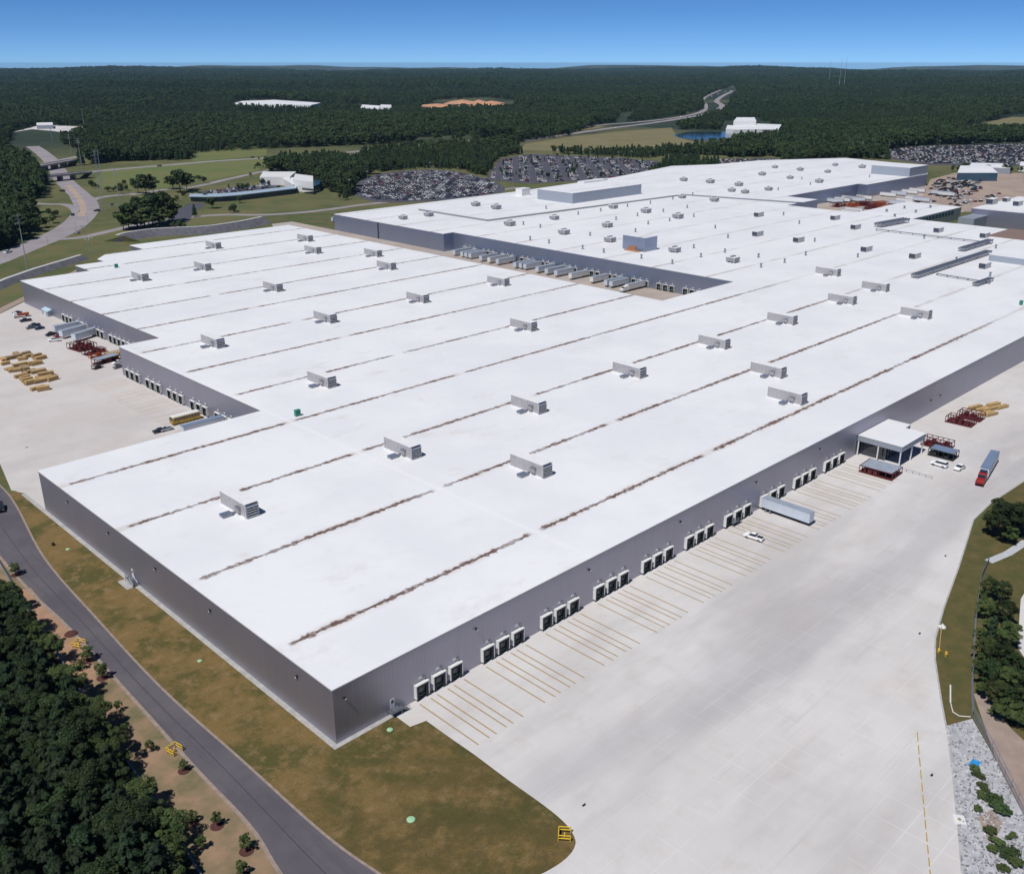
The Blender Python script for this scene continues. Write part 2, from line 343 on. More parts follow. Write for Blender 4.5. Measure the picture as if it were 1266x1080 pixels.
for nme, c in CARCOL: M['car_'+nme] = mat('car_paint_'+nme.replace(' ','_'), c, .42, 0, spec=.35)

def sheet(name, poly, z, m, label=None, cat=None, kind='structure'):
    b = MB(); a = sum(poly[i][0]*poly[(i+1)%len(poly)][1]-poly[(i+1)%len(poly)][0]*poly[i][1] for i in range(len(poly)))
    b.face([(x,y,z) for x,y in (poly if a > 0 else poly[::-1])])
    o = b.build(name, m); o['kind'] = kind; return o
def ribbon(name, pts, width, z, m, parent=None, b=None, mi=0):
    own = b is None; b = b or MB(); L = []; Rr = []
    for i, p in enumerate(pts):
        q0 = Vector(pts[max(0,i-1)]); q1 = Vector(pts[min(len(pts)-1,i+1)]); d = (q1-q0).normalized(); wv = width if not isinstance(width, (list,tuple)) else width[i]
        n = Vector((-d.y, d.x))*wv/2; L.append((p[0]+n.x, p[1]+n.y, z)); Rr.append((p[0]-n.x, p[1]-n.y, z))
    for i in range(len(pts)-1): b.face([Rr[i], Rr[i+1], L[i+1], L[i]], mi)
    if own: return struct(b.build(name, m))
def smooth(pts, k=6):
    out = []; n = len(pts)
    for i in range(n-1):
        p0 = pts[max(0,i-1)]; p1 = pts[i]; p2 = pts[i+1]; p3 = pts[min(n-1,i+2)]
        for j in range(k):
            t = j/k; out.append(tuple(.5*((2*p1[a])+(-p0[a]+p2[a])*t+(2*p0[a]-5*p1[a]+4*p2[a]-p3[a])*t*t+(-p0[a]+3*p1[a]-3*p2[a]+p3[a])*t**3) for a in (0,1)))
    return out+[pts[-1]]
def PX(l, z=0): return [G(x, y, z) for x, y in l]

# ------------------------------------------------------------ terrain
def PX0(l): return [G(x, y) for x, y in l]
HWY = PX0([(440,190),(640,175.5),(760,158),(850,145.5),(893,131),(895,118),(908,112)])
def hz(x, y):
    d = math.hypot(x-CX, y-CY); near_ = 0.0
    if 2300 < d < 8500:
        m_ = min(math.hypot(x-p[0]-(q[0]-p[0])*t, y-p[1]-(q[1]-p[1])*t) for p, q in zip(HWY, HWY[1:]) for t in (0,.25,.5,.75,1))
        k_ = min(1, max(0, (m_-350)/900))*min(1, max(0, (d-2600)/1200))*min(1, (8500-d)/2000); near_ = k_*max(0.0, 9+13*math.sin(x*.0031+y*.0012)*math.sin(y*.0027-x*.0009+1)+9*math.sin(x*.0013+y*.0024+.5))
    a = min(1, max(0, (d-5700)/6000)); a = a*a*(3-2*a)
    h = (math.sin(x*.00071+y*.0004+1)+math.sin(x*.0003-y*.0009+2.2)+.7*math.sin(x*.0017+y*.0011)+.6*math.sin(-x*.0013+y*.0023+.6))/2
    far = min(1, max(0, (d-9000)/7000))
    return near_+a*(6+11*h)+far*(16+30*math.sin(x*.00057-y*.00061)+20*math.sin(x*.0013-y*.0011+1)+9*math.sin(x*.0031-y*.0023))
b = MB(); rings = [0,40,90,160,250,400,600,900,1300,1800,2300,2600,2800,3000,3200,3400,3600,3850,4100,4400,4700,5000,5400,5800,6300,6800,7400,8000,8700,9400,10800,12500,14500,16500,18500,20500,22500,24500]
NA = 360; V = [(CX, CY, 0)]
for r in rings[1:]:
    for k in range(NA):
        t = 2*math.pi*k/NA; x = CX+r*math.cos(t); y = CY+r*math.sin(t); V.append((x, y, hz(x, y)))
b.v = V
for k in range(NA): b.f.append((0, 1+k, 1+(k+1)%NA)); b.m.append(0)
for i in range(len(rings)-2):
    for k in range(NA):
        a = 1+i*NA; b.f.append((a+k, a+NA+k, a+NA+(k+1)%NA, a+(k+1)%NA)); b.m.append(0)
g = struct(b.build('ground', M['ground']))
g.data.polygons.foreach_set('use_smooth', [True]*len(g.data.polygons))

# ------------------------------------------------------------ ground surfaces near the plant
H = 12.33
EDGE = PX([(507,898),(527,890.5)])+smooth(PX([(527,890.5),(560,914),(588,933.5),(622,959),(650,979),(671,994),(690,1009),(703,1022),(710,1034),(711.5,1043),(706,1054),(693,1066),(671,1079),(640,1093)]),4)
yard = [(13.2,-.02)]+EDGE+[(-4,-50),(-9.5,-54),(-12,-62),(0,-150),(45,-150),
        (52.6,-95.7),(60.8,-91.9),(73.9,-85.6),(84.5,-80.3),(94,-75.1),(108,-67.8),(116.3,-64.3),(130.4,-60.3),(153,-54.7),(183.6,-46.5),(198.8,-45.6),(222.2,-46.7),(260,-48),(420,-60),(660,-60),(660,-.02)]
sheet('concrete_yard', yard, .016, M['yard'])
b = MB(); ey = [(x,y) for x,y in yard if x > 50 and y < -40]
ribbon('yard_kerb', ey, .35, .03, M['kerb'])
lawn_edge = [(-6,190),(-3.3,171.5),(-5,153),(-11.3,114.3),(-13.8,75.6),(-15.4,40),(-15,8.4),(-14.7,-17.2),(-13.3,-30.8),(-11,-46),(-8,-60)]
le = smooth(lawn_edge)
tip = [(4,161),(1.5,165),(-2,168)]
lawn = [p for p in le if -47 < p[1] < 166]+[(-9.5,-54),(-4,-50)]+EDGE[::-1]+[(13.2,0),(0,0),(0,160),(-1.5,163.5)]
sheet('lawn', lawn, .012, M['lawn'])
road_far = smooth([(-16,210),(-18,160),(-19.6,122.4),(-20.4,97.4),(-20.2,76),(-21.3,42),(-22.4,12.7),(-22.8,-7.1),(-24.7,-19.5),(-27,-40),(-29,-62)])
road_near = smooth([(-2,240),(-3,200)]+lawn_edge[1:])
sheet('access_road', road_near+[(-16,-70)]+road_far[::-1]+[(-14,240)], .008, M['asphalt'])
b = MB()
ribbon('x', road_near[6:], .5, .020, None, b=b); ribbon('x', [(x+.2, y) for x, y in road_far], .7, .020, None, b=b)
struct(b.build('road_edge_gravel', mat('pale_grit', (.34,.27,.23), .95, 0, .3, .8)))
mid = [((a[0]+c_[0])/2+.2, a[1]) for a, c_ in zip(smooth(lawn_edge[1:9]), smooth([(-18.6,171.5),(-18.6,153),(-19.9,114.3),(-20.3,75.6),(-21.4,40),(-22.4,8.4),(-24.2,-17.2),(-26,-30.8)]))]
ribbon('road_centre_seam', mid, .16, .013, mat('tar_seam', (.05,.045,.055), .8))
sheet('dirt_verge', [(x+.5,y) for x,y in road_far]+[(-46,-62),(-46,210)], .004, M['verge'])
sheet('clay_patch', smooth([(-19.5,101),(-20.3,84),(-20.4,70),(-22,58),(-24.5,52),(-27,57),(-26.5,72),(-24.5,88),(-22.5,101),(-19.5,101)]), .010, M['dirt'])
# kerb strip of concrete round the near walls
b = MB(); b.box(-1.15, -.0, -1.1, 160, .0, .09); b.box(0, 13.6, -1.1, 0, 0, .09)
struct(b.build('wall_apron', M['kerb']))
side = PX([(30,373),(0,388),(-90,440),(-90,520),(-22,545),(0,573),(14,606),(22,607)])+[(-1.5,163.5),(0,160),(0,144.1),(72,144.1),(72,253),(89.8,253),(89.8,414)]
sheet('side_yard', side, .020, M['yard2'])
sheet('court_pavement', [(294,147),(358,147),(358,372),(349,372),(349,560),(330,560),(300,500),(294,430)], .024, M['court'])
sheet('rear_court_pavement', [(640,205),(1000,190),(1100,300),(956,303),(822,303),(822,312),(690,312),(690,282),(640,282)], .05, M['court'])
sheet('rear_lot_pavement', PX([(1140,245),(1150,222),(1180,214),(1266,214),(1266,262),(1195,262)]), .07, mat('worn_paving', (.40,.31,.26), .9, 0, .25, .04, 5))
# ------------------------------------------------------------ right-hand strip: grass, stones, track, flume
gr = PX([(1266,596),(1224,623),(1204,655),(1186,701),(1166,760),(1156,808),(1157,825),(1164,868),(1170,898),(1204,893),(1266,1012)])
sheet('verge_grass', gr+[(150,-150),(330,-120),(300,-48)], .006, mat('rough_grass', (.125,.093,.030), .95, 0, None, .25, 6, .5, 3, (.062,.068,.018)))
stone_poly = PX([(1169,897),(1202,888),(1226,930),(1266,1008),(1275,1095),(1191,1095),(1178,960)])
sheet('stone_bed', stone_poly, .014, M['gravel'])
sheet('service_track', PX([(1204,858),(1214,850),(1226,868),(1250,900),(1266,915),(1290,925),(1290,1060),(1266,1006),(1230,935)]), .018, M['track'])
ribbon('concrete_flume', PX([(1290,655),(1266,671),(1246,684),(1222,694)]), 2.2, .03, mat('flume_concrete', (.52,.53,.56), .85, 0, .2, .8))
sheet('side_road', PX([(1262,740),(1275,720),(1300,760),(1300,830),(1266,812),(1258,800)]), .03, M['yard'])
sheet('dry_soil_patch', PX([(1209,1010),(1226,1000),(1240,1018),(1232,1036),(1222,1040)]), .02, M['track'])

# ------------------------------------------------------------ painted dock lines
b = MB()
DOCKX = [20.6+18.3*i for i in range(10)]
for gx in DOCKX:
    for k, dx in enumerate((-1.6, 1.25, 3.0, 5.8, 7.55, 10.35)):
        x = gx+dx; b.box(x-.16, x+.16, -18.9-.3*random.random(), -1.6, .026, .030)
for gy in [240+i*-18.3 for i in range(5)]:
    for dy in (-1.9,.9,2.7,5.5,7.2,10):
        b.box(56, 70, gy+dy-.11, gy+dy+.11, .028, .032)
struct(b.build('yard_markings', M['yellowline']))
b = MB(); yl = PX([(1134,905),(1140,960),(1146,1020),(1151,1090)])
for i in range(12):
    t0 = i/12; t1 = t0+.062
    f = lambda t: G(1134+17*t*(1-.05*(1-t)), 905+185*t)
    p, q = f(t0), f(t1); ribbon('x', [p, q], .2, .028, None, b=b)
struct(b.build('yellow_lane_line', M['yellow2']))

# ------------------------------------------------------------ warehouse
W = [(0,0),(640,0),(640,147),(294.5,147),(294.5,478),(178,478),(178,458),(154,458),(144,446),(144,436),(127,436),(127,415),(89.8,415),(89.8,254),(72,254),(72,144),(0,144)]
wh = thing('warehouse', 'huge white-roofed grey warehouse with dock doors along the right yard', 'warehouse')
b = MB(); b.prism(W, 0, H-.3, top=False); b.build('wall', M['wall'], wh)
def off(poly, d):
    n = len(poly); out = []
    for i in range(n):
        p, q, r_ = (Vector(poly[(i+k) % n]) for k in (-1, 0, 1)); e1 = (q-p).normalized(); e2 = (r_-q).normalized()
        n1 = Vector((e1.y,-e1.x)); n2 = Vector((e2.y,-e2.x)); m_ = (n1+n2); m_ /= max(.3, m_.length_squared/2); out.append((q.x+m_.x*d, q.y+m_.y*d))
    return out
b = MB(); b.prism(off(W,.14), H-.3, H, bottom=True); b.build('roof', M['roof'], wh)
b = MB(); Wi = off(W,.17); Wo = off(W,.02)
n_ = len(W)
for i in range(n_):
    j = (i+1) % n_
    if i == 2: continue
    b.face([(*Wi[i],H-.45),(*Wi[j],H-.45),(*Wi[j],H-.22),(*Wi[i],H-.22)])
b.build('roof_trim', mat('brown_grey_trim', (.30,.27,.27), .5, .2), wh)
# one dock, local: faces -Y, on the wall plane y=0, x centred
def dock_meshes():
    a = MB(); a.box(-1.5,1.5,-.05,.0,.1,3.9)                      # backing
    for s in (-1,1): a.box(*(sorted((s*1.5,s*.98))),-.78,-.05,.75,3.62)   # black pads
    a.box(-1.0,1.0,-.78,-.05,3.0,3.62)
    for s in (-1,1): a.box(*(sorted((s*1.25,s*.9))),-.75,-.05,.25,.75)
    h = MB(); h.box(-1.72,1.72,-.85,-.0,3.62,3.84)
    for s in (-1,1): h.box(*(sorted((s*1.72,s*1.52))),-.80,-.0,.6,3.60)
    d = MB(); d.box(-.97,.97,-.12,-.055,1.2,2.98,0); d.box(-.55,-.12,-.14,-.12,1.9,2.45,1); d.box(.12,.55,-.14,-.12,1.9,2.45,1); d.box(-.95,.95,-.5,-.055,.98,1.16,2)
    for z in (1.65,2.1,2.55): d.box(-.96,.96,-.135,-.12,z,z+.03,3)
    d.box(-1.0,1.0,-.3,-.055,.35,.95,3)
    n = MB(); n.box(-.42,.42,-.05,0,4.55,4.95,0); n.box(.75,1.35,-.28,0,4.5,4.72,1)  # added white plate imitates sun glint on the wall; steel box beside it
    return (a.mesh('dock_door', [M['black']]), h.mesh('dock_shelter', [M['white']]), d.mesh('door_panel', [M['doorgrey'], M['glass'], M['green'], M['dark']]), n.mesh('dock_sign', [M['white'], M['steel']]))
DM = dock_meshes()
def dock(parent, x, y, rz=0.0):
    o = link('dock_door', DM[0], parent, (x, y, 0), rz)
    link('dock_shelter', DM[1], o); link('door_panel', DM[2], o); link('dock_sign', DM[3], o)
for gx in DOCKX:
    for k in range(3): dock(wh, gx+4.56*k, -.004)
for gy in [249.0-18.3*i for i in range(5)]:
    for k in range(3): dock(wh, 71.996, gy-1-4.56*k, -math.pi/2)
for gy in (361.0, 342.7, 324.4, 306.1, 287.8):
    for k in range(4 if gy < 320 and gy > 300 else 3): dock(wh, 89.796, gy-1-4.56*k, -math.pi/2)
lm = MB(); lm.box(-.25,.25,-.45,0,-.18,.12,0); lm.box(-.2,.2,-.5,-.45,-.25,0,1); lm.tube((0,-.2,.12),(0,-.2,.45),.05,m=0)
lmesh = lm.mesh('wall_light', [M['dark'], M['white']])
for y in (12, 46, 72, 98, 124): link('wall_light', lmesh, wh, (-.004, y, 9.3), -math.pi/2)
for x in (2.5, 36, 72, 108, 144, 180): link('wall_light', lmesh, wh, (x, -.004, 9.3))
for x in (262, 270): link('wall_light', lmesh, wh, (x, -.004, 5.2))
def stair(x, y, rz):
    o = MB(); n = 7
    o.box(-1.2,1.2,-1.6,0,1.1,1.22,0)
    for k in range(n): o.box(1.2+k*.28,1.2+(k+1)*.28,-1.6,-.3,1.1-k*.155-.06,1.1-k*.155,0)
    for px_ in (-1.15, 1.15): 
        for py in (-1.55,-.05): o.tube((px_,py,0),(px_,py,2.25),.045)
    for z in (1.7, 2.2):
        o.tube((-1.15,-1.55,z),(1.15,-1.55,z),.04); o.tube((-1.15,-1.55,z),(-1.15,-.05,z),.04)
        for yy in (-1.55,-.35): o.tube((1.15,yy,z),(3.1,yy,z-1.1),.04)
    for yy in (-1.55,-.35): o.tube((3.1,yy,0),(3.1,yy,1.15),.045)
    s = o.build('entry_stair', M['steel'], wh, (x, y, 0)); s.rotation_euler = (0,0,rz)
    d = MB(); d.box(-.55,.55,-.06,0,1.24,3.4,0); d.box(-.3,.3,-.075,-.06,2.4,3.1,1); q = d.build('door', [M['white'], M['glass']], wh, (x,y-.004,0) if rz == 0 else (x-.004,y,0)); q.rotation_euler = (0,0,rz)
stair(13.4, 0, 0); stair(132.6, 0, 0); stair(0, 86.5, -math.pi/2)
b = MB(); b.box(-3.1,-.02,83.4,89.0,.0,.12); struct(b.build('stair_pad', M['kerb']))
# ------------------------------------------------------------ canopy at the right dock
cn = thing('dock_canopy', 'flat white-roofed canopy on white posts projecting from the right dock wall', 'canopy', (205,0,0))
b = MB(); b.prism([(0,-.15),(21.5,-.15),(21.5,-8),(17.2,-8),(17.2,-15),(0,-15)], 5.2, 7.0); b.build('fascia', M['pale'], cn)
b = MB(); b.prism([(-.12,-.15),(21.6,-.15),(21.6,-8.1),(17.35,-8.1),(17.35,-15.1),(-.12,-15.1)], 7.003, 7.15); b.build('canopy_roof', M['roof'], cn)
for x, y in ((.25,-.6),(.25,-7.3),(.25,-14.7),(8.5,-14.7),(16.8,-14.7)):
    b = MB(); b.box(x-.17,x+.17,y-.17,y+.17,0,5.2); b.build('post', M['white'], cn)
b = MB(); b.box(2.2,16.9,-9.0,-.5,.05,5.1); b.build('inner_wall', M['glass'], cn)
b = MB()
for k in range(8): b.box(2.2+k*2.05,2.32+k*2.05,-9.08,-9.0,.05,4.9)
b.box(2.2,16.9,-9.07,-9.0,2.3,2.42); b.build('mullions', M['steel'], cn)
b = MB(); b.box(17.2,24,-15.2,-13.6,.02,.1); b.tube((0,-15.6,.9),(-3,-33,.9),.06)
# low barrier line beside the canopy
bar = thing('ramp_barrier', 'thin low barrier running out from the canopy corner across the concrete', 'barrier', (203.4,-16,0))
a_, c_ = Vector((0,0)), Vector(G(1152,592))-Vector((203.4,-16))
b = MB()
b.tube((0,0,.8),(c_.x,c_.y,.8),.07); b.build('rail', M['steel'], bar)
for k in range(6):
    t = k/5; b = MB(); b.tube((c_.x*t,c_.y*t,0),(c_.x*t,c_.y*t,.85),.09); b.build('post', M['steel'], bar)
# ------------------------------------------------------------ assembly plant
HB = 12.2
B2 = [(358,147.3),(640,147.3),(640,282),(690,282),(690,312),(822,312),(822,303),(956,303),(1040,345),(1064,452),(963,507),(884,517),(833,541),(699,512),(545,500),(349,500),(349,372),(358,372)]
pl = thing('assembly_plant', 'vast far assembly plant with white roof crowded with vents and a grey dock wall', 'factory')
b = MB(); b.prism(B2, 0, HB-.3, top=False); b.build('wall', M['wall2'], pl)
b = MB(); b.prism(B2, HB-.3, HB); b.build('roof', M['roof'], pl)
def blk(name, x0, x1, y0, y1, z0, z1, wallm, cap=True):
    b = MB(); b.box(x0,x1,y0,y1,z0,z1-.2,0); 
    if cap: b.box(x0-.12,x1+.12,y0-.12,y1+.12,z1-.2,z1,1)
    return b.build(name, [wallm, M['roof']], pl)
x0, y0 = 521.7, 410
blk('raised_block', x0, 612, y0, 450, HB, HT(x0, y0, 238.8), M['pale'])
z_p = HT(391.5, 234, 294); blk('penthouse', 391.5, 403.5, 233.5, 251, HB, z_p, M['wall2'])
b = MB(); b.box(391.1,391.5,240.5,246.5,HB,HB+2.6,0); b.box(388,391.1,236,247,HB,HB+.5,1); b.build('penthouse_door', [M['tan'], M['tan']], pl)
zr = HT(956, 304, 204); blk('corner_block', 914, 955.8, 304, 345, HB, zr, M['pale'])
blk('roof_hutch', *sorted((G(664,253,HB)[0]+30, G(664,253,HB)[0]+40)), 474, 482, HB, HB+6, M['white'])
q = G(716,231,HB); blk('roof_hutch', q[0], q[0]+34, q[1]-6, q[1]+2, HB, HB+5, M['white'])
b = MB()
for (p, q) in ((G(518,260,HB),G(603,273.5,HB)),(G(603,273.5,HB),G(845,241.5,HB)),(G(845,241.5,HB),G(995,252,HB))):
    d = (Vector(q)-Vector(p)); L = d.length; a = math.atan2(d.y, d.x); b.box(p[0],p[0]+L,p[1]-.5,p[1]+.5,HB,HB+1.1,0,1,rot=(a,p[0],p[1]))
b.build('roof_curb', [M['steel'], M['kerb']], pl)
b = MB(); p = (348.8,440); b.tube((348.8,445,0),(348.8,445,HB-.4),.35); b.build('downpipe', M['dark'], pl)
for gy in [360-18.2*i for i in range(11)]:
    for k in range(3):
        if gy-4.5*k > 152: dock(pl, 357.996, gy-4.5*k, -math.pi/2)
b = MB(); b.box(640.0,643,184,231,HB-2,HB-2+.3)
# ------------------------------------------------------------ rear buildings on the right
def building(name, label, cat, poly, h, wallm, roofm=None, extra=None, loc0=None):
    t = thing(name, label, cat, (*poly[0],0)); lp = [(x-poly[0][0], y-poly[0][1]) for x, y in poly]
    b = MB(); b.prism(lp, 0, h-.3, top=False); b.build('wall', wallm, t)
    b = MB(); b.prism(lp, h-.3, h, bottom=True); b.build('roof', roofm or M['roof'], t)
    return t
t = building('low_hall', 'low flat white-roofed hall between the red truck yard and the grey hall', 'hall', [(641,184),(747,184),(747,230),(641,230)], 10, M['pale'])
b = MB()
for k in range(12): b.box(20+k*6,20+k*6+4.5,-.06,0,5.5,8.6)
b.build('window_band', M['bluewin'], t)
t = building('grey_hall', 'tall plain grey hall with white roof at the right edge of the plant', 'hall', [(717,60),(817,60),(817,165),(717,165)], 14, M['wall'])
b = MB(); b.box(-26,0,92,104,0,9.5); b.build('annexe', M['pale'], t)
b = MB(); b.box(80,88,78,86,14,24); b.build('roof_tower', M['pale'], t)
building('small_roof_house', 'small pale flat house standing on the white roof at the right edge', 'plant room', [(512,30),(538,30),(538,75),(512,75)], 16.2, M['pale'])
b = MB(); b.box(600,640,60,108.5,H,H+.6); o = b.build('roof_walkway', mat('brown_roofing', (.22,.15,.13), .8), pl)
gb = G(1148,226); 
t = building('glass_office', 'low office with a blue glass front beyond the far car park', 'office', [G(1182,224),G(1232,224),G(1222,214.5),G(1186,214.5)], 9, M['bluewin'])
building('flat_office', 'long low flat building behind the blue glass office', 'building', [G(1196,214),G(1248,215.5),G(1244,209.5),G(1200,208.5)], 7, M['pale'])
building('white_shed', 'small white building at the right edge beyond the far lot', 'building', [G(1259,212),G(1275,213),G(1275,208),G(1261,207)], 7, M['white'])
# office by the interchange: white angular block with a long low wing
t = thing('angular_office', 'white angular office block with a raised lawn beyond the warehouse', 'office', (*G(362,240),0))
o0 = Vector(G(362,240))
def rel(l): return [tuple(Vector(G(x,y))-o0) for x, y in l]
b = MB(); b.prism(rel([(322,229),(359,229),(367,222),(326,222)]), 0, 8.5); b.build('rear_wing', M['white'], t)
b = MB(); b.prism(rel([(350,229),(363,237),(370,231),(355,224)]), 0, 7); b.build('link_wing', M['white'], t)
b = MB(); b.prism(rel([(363,236),(388,239),(388,231),(366,228)]), 0, 11); b.build('front_block', M['white'], t)
b = MB(); b.prism(rel([(374,239.2),(388,240.6),(388,239.4),(374,238)]), 3.5, 5); b.build('entrance_window', M['glass'], t)
b = MB(); b.prism(rel([(389,239),(396,236),(398,230),(389,230)]), 0, 7); b.build('glass_wing', M['bluewin'], t)
lw = thing('long_low_office', 'long low office with a pale blue roof and dark glass front', 'office', (*G(236,248.5),0)); o0 = Vector(G(236,248.5))
pts_f = [(236,249),(255,249.5),(275,249),(300,247),(330,243.5),(350,241),(365,239)]; pts_b = [(365,236.5),(350,238.5),(330,241),(300,244.5),(275,246.5),(255,247),(238,246.8)]
b = MB(); b.prism(rel(pts_f+pts_b), 0, 4.6, top=False); b.build('glazed_wall', M['bluewin'], lw)
b = MB(); b.prism([tuple(Vector(p)*1.0) for p in rel([(234,249.6),(255,250.1),(275,249.6),(300,247.6),(330,244),(350,241.5),(367,239.4),(367,236),(350,238),(330,240.5),(300,244),(275,246),(255,246.5),(236,246.3)])], 4.6, 5.2); b.build('roof', mat('pale_blue_roof', (.46,.56,.66), .45, .2), lw)

# ------------------------------------------------------------ long ventilators on the warehouse roof
def vent_meshes():
    W_, L_, Hh = 3.6, 12.6, 3.75
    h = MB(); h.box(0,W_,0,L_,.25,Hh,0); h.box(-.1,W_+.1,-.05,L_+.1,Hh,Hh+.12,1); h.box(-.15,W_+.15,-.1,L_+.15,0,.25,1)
    for k in range(9): h.box(-.03,.0,.6+k*1.4,.66+k*1.4,.28,Hh-.03,0)
    l = MB(); l.box(.1,W_-.1,-.10,-.001,.3,Hh-.05,1)
    for k in range(5):
        z = .40+k*.66; a = len(l.v); x0, x1 = .06, W_-.06
        l.v += [(x0,-.1,z+.30),(x1,-.1,z+.30),(x1,-.62,z),(x0,-.62,z),(x0,-.1,z+.36),(x1,-.1,z+.36),(x1,-.66,z+.06),(x0,-.66,z+.06)]
        for f in ((4,7,6,5),(0,1,2,3),(3,2,6,7),(0,3,7,4),(1,5,6,2)): l.f.append(tuple(a+q for q in f)); l.m.append(0)
        l.box(x0,x1,-.72,-.665,z-.05,z+.11,3)
    for x in (-.03,W_-.07): l.box(x,x+.1,-.5,0,.3,Hh-.05,2)
    c = MB(); c.box(-4.2,-1.5,3.9,5.7,.18,.75,0); c.box(-4.3,-1.4,3.8,5.8,.75,.88,1); c.box(-4.1,-1.6,4.0,5.6,0,.18,2)
    c.box(-1.5,-.0,4.4,5.0,.25,.6,0)
    e = MB(); e.box(-.7,-.0,2.3,3.9,.9,2.3,0); e.box(-.85,0,2.2,4.0,2.3,2.4,1)
    d = MB(); d.box(W_+.01,W_+1.0,1.2,1.6,.0,.25,0); d.tube((W_+.5,1.4,.2),(W_+.5,-.7,.2),.12,m=0)
    return (h.mesh('housing', [M['galv'], M['galvtop']]), l.mesh('louvre_end', [M['louvre'], M['dark'], M['galv'], M['white']]), c.mesh('intake_cowl', [M['steel'], M['louvre'], M['galv']]), e.mesh('side_hood', [M['galv'], M['steel']]), d.mesh('drain_pipe', [M['steel']]))
VM = vent_meshes()
VP = [(304,641),(508,568),(670,591),(665,512),(790,468),(989,501),(964,468),(895,432),(979,402),(1053,377),(1146,395),(1094,361),(1034,342),(405,480),(656,410),(268,431),(408,400),(523,375),(623,354),(342,361),(176,348),(254,335),(391,314),(466,318),(483,334),(381,299),(267,308)]
vw = [G(x, y, H) for x, y in VP]
rows = {}
for i, (x, y) in enumerate(vw): rows.setdefault(round((y-3.5)/36.2), []).append(i)
vlab = {}
for ri, r in enumerate(sorted(rows)):
    for ci, i in enumerate(sorted(rows[r], key=lambda i: vw[i][0])):
        vlab[i] = f"louvred ventilator, {ordn(ci)} from the left in the {ordn(ri)} row back from the dock wall"
first = None
for i, (x, y) in enumerate(vw):
    if first is None:
        v = first = thing('roof_ventilator', vlab[i], 'ventilator', (x, y, H), 0, 'long louvred ventilators on the warehouse roof')
        for nm, me in zip(('housing','louvre_end','intake_cowl','side_hood','drain_pipe'), VM): link(nm, me, v)
    else:
        v = copy_tree(first); v['label'] = vlab[i]
    v.location = (x, y, H)
# green cabinets and hatches on the warehouse roof
for (px, py, lab) in ((368,511,'green cabinet standing alone on the roof by the near side yard notch'), (144,328,'green cabinet near the far left edge of the warehouse roof'), (1262,374,'green cabinet at the right edge of the picture on the white roof')):
    x, y = G(px, py+3, H); t = thing('roof_cabinet', lab, 'cabinet', (x,y,H))
    b = MB(); b.box(-.9,.9,-.6,.6,.15,2.0); b.build('body', M['teal'], t, bevel=.05)
    b = MB(); b.box(-1,1,-.7,.7,2.0,2.1); b.build('lid', M['teal'], t)
    b = MB(); b.box(-.95,.95,-.65,.65,0,.15); b.build('plinth', M['kerb'], t)
# ------------------------------------------------------------ box units and pipes on the plant roof
s3 = 3.956
units = ZM(620,60,s3,[(40,866),(258,836),(305,908),(517,873),(530,945),(546,782),(706,803),(862,830),(846,995),(1130,1045),(883,732),(1040,748),(890,648),(1020,658),(1160,672),(1125,700),(1190,708)])+\
        ZM(930,60,3.762,[(45,590),(105,556),(222,568),(175,606),(350,578),(385,546),(510,556),(590,558),(655,545),(75,660),(310,624)])+\
        ZM(310,60,s3,[(745,835),(870,820),(1100,770),(1200,785)])
units2 = ZM(930,60,3.762,[(30,780),(385,795),(480,838),(215,898),(25,870),(530,942),(755,974),(865,853),(1080,878),(1080,1020)])
marksB = [(G(791,311,HB),'the brown-doored roof penthouse'), ((560,430),'the pale raised roof block'), (G(905,350,HB),'the inner corner of the trailer court'), (G(412,268,HB),'the far left corner of the plant roof'),
          (G(1150,210,HB),'the right corner block of the plant'), (G(1072,266,HB),'the red truck yard'), (G(1210,325,HB),'the long roof pipe rack'), (G(880,206,HB),'the pine grove behind the plant')]
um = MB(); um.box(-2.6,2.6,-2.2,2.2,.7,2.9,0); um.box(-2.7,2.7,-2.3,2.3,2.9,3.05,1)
for x in (-2.2,2.2):
    for y in (-1.8,1.8): um.box(x-.15,x+.15,y-.15,y+.15,0,.7,0)
lv = MB()
for k in range(5): lv.box(-2.5,2.5,-2.28,-2.2,.85+k*.4,1.08+k*.4,0)
for k in range(5): lv.box(-2.68,-2.6,-2.1,2.1,.85+k*.4,1.05+k*.4,0)
fn = MB(); fn.tube((-1.2,0,3.05),(-1.2,0,3.55),.85,n=12); fn.tube((1.2,0,3.05),(1.2,0,3.55),.85,n=12)
UM = (um.mesh('casing', [mat('cream_casing', (.70,.66,.65), .6, 0, .1, .6), M['galvtop']]), lv.mesh('grille', [M['steel']]), fn.mesh('fan_ring', [M['steel']]))
uw = [G(x, y, HB) for x, y in units]; ul = near_labels('grey box-shaped roof unit', uw, marksB)
u0 = None
for i, (x, y) in enumerate(uw):
    if u0 is None:
        u = u0 = thing('rooftop_unit', ul[i], 'rooftop unit', (x,y,HB), 0, 'box units on the far plant roof')
        for nm, me in zip(('casing','grille','fan_ring'), UM): link(nm, me, u)
    else: u = copy_tree(u0); u['label'] = ul[i]
    k = random.uniform(.9,1.15)
    u.location = (x, y, HB); u.scale = (k, k*1.25, k)
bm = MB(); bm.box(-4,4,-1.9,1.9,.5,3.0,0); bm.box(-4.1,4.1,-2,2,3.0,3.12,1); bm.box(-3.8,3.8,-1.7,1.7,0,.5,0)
bl = MB(); bl.box(-4.25,-4.0,-1.75,1.75,.6,2.9,0)
for k in range(5): bl.box(-4.4,-4.25,-1.7,1.7,.7+k*.44,.84+k*.44,1)
BM = (bm.mesh('casing', [M['galv'], M['galvtop']]), bl.mesh('louvre_end', [M['dark'], M['louvre']]))
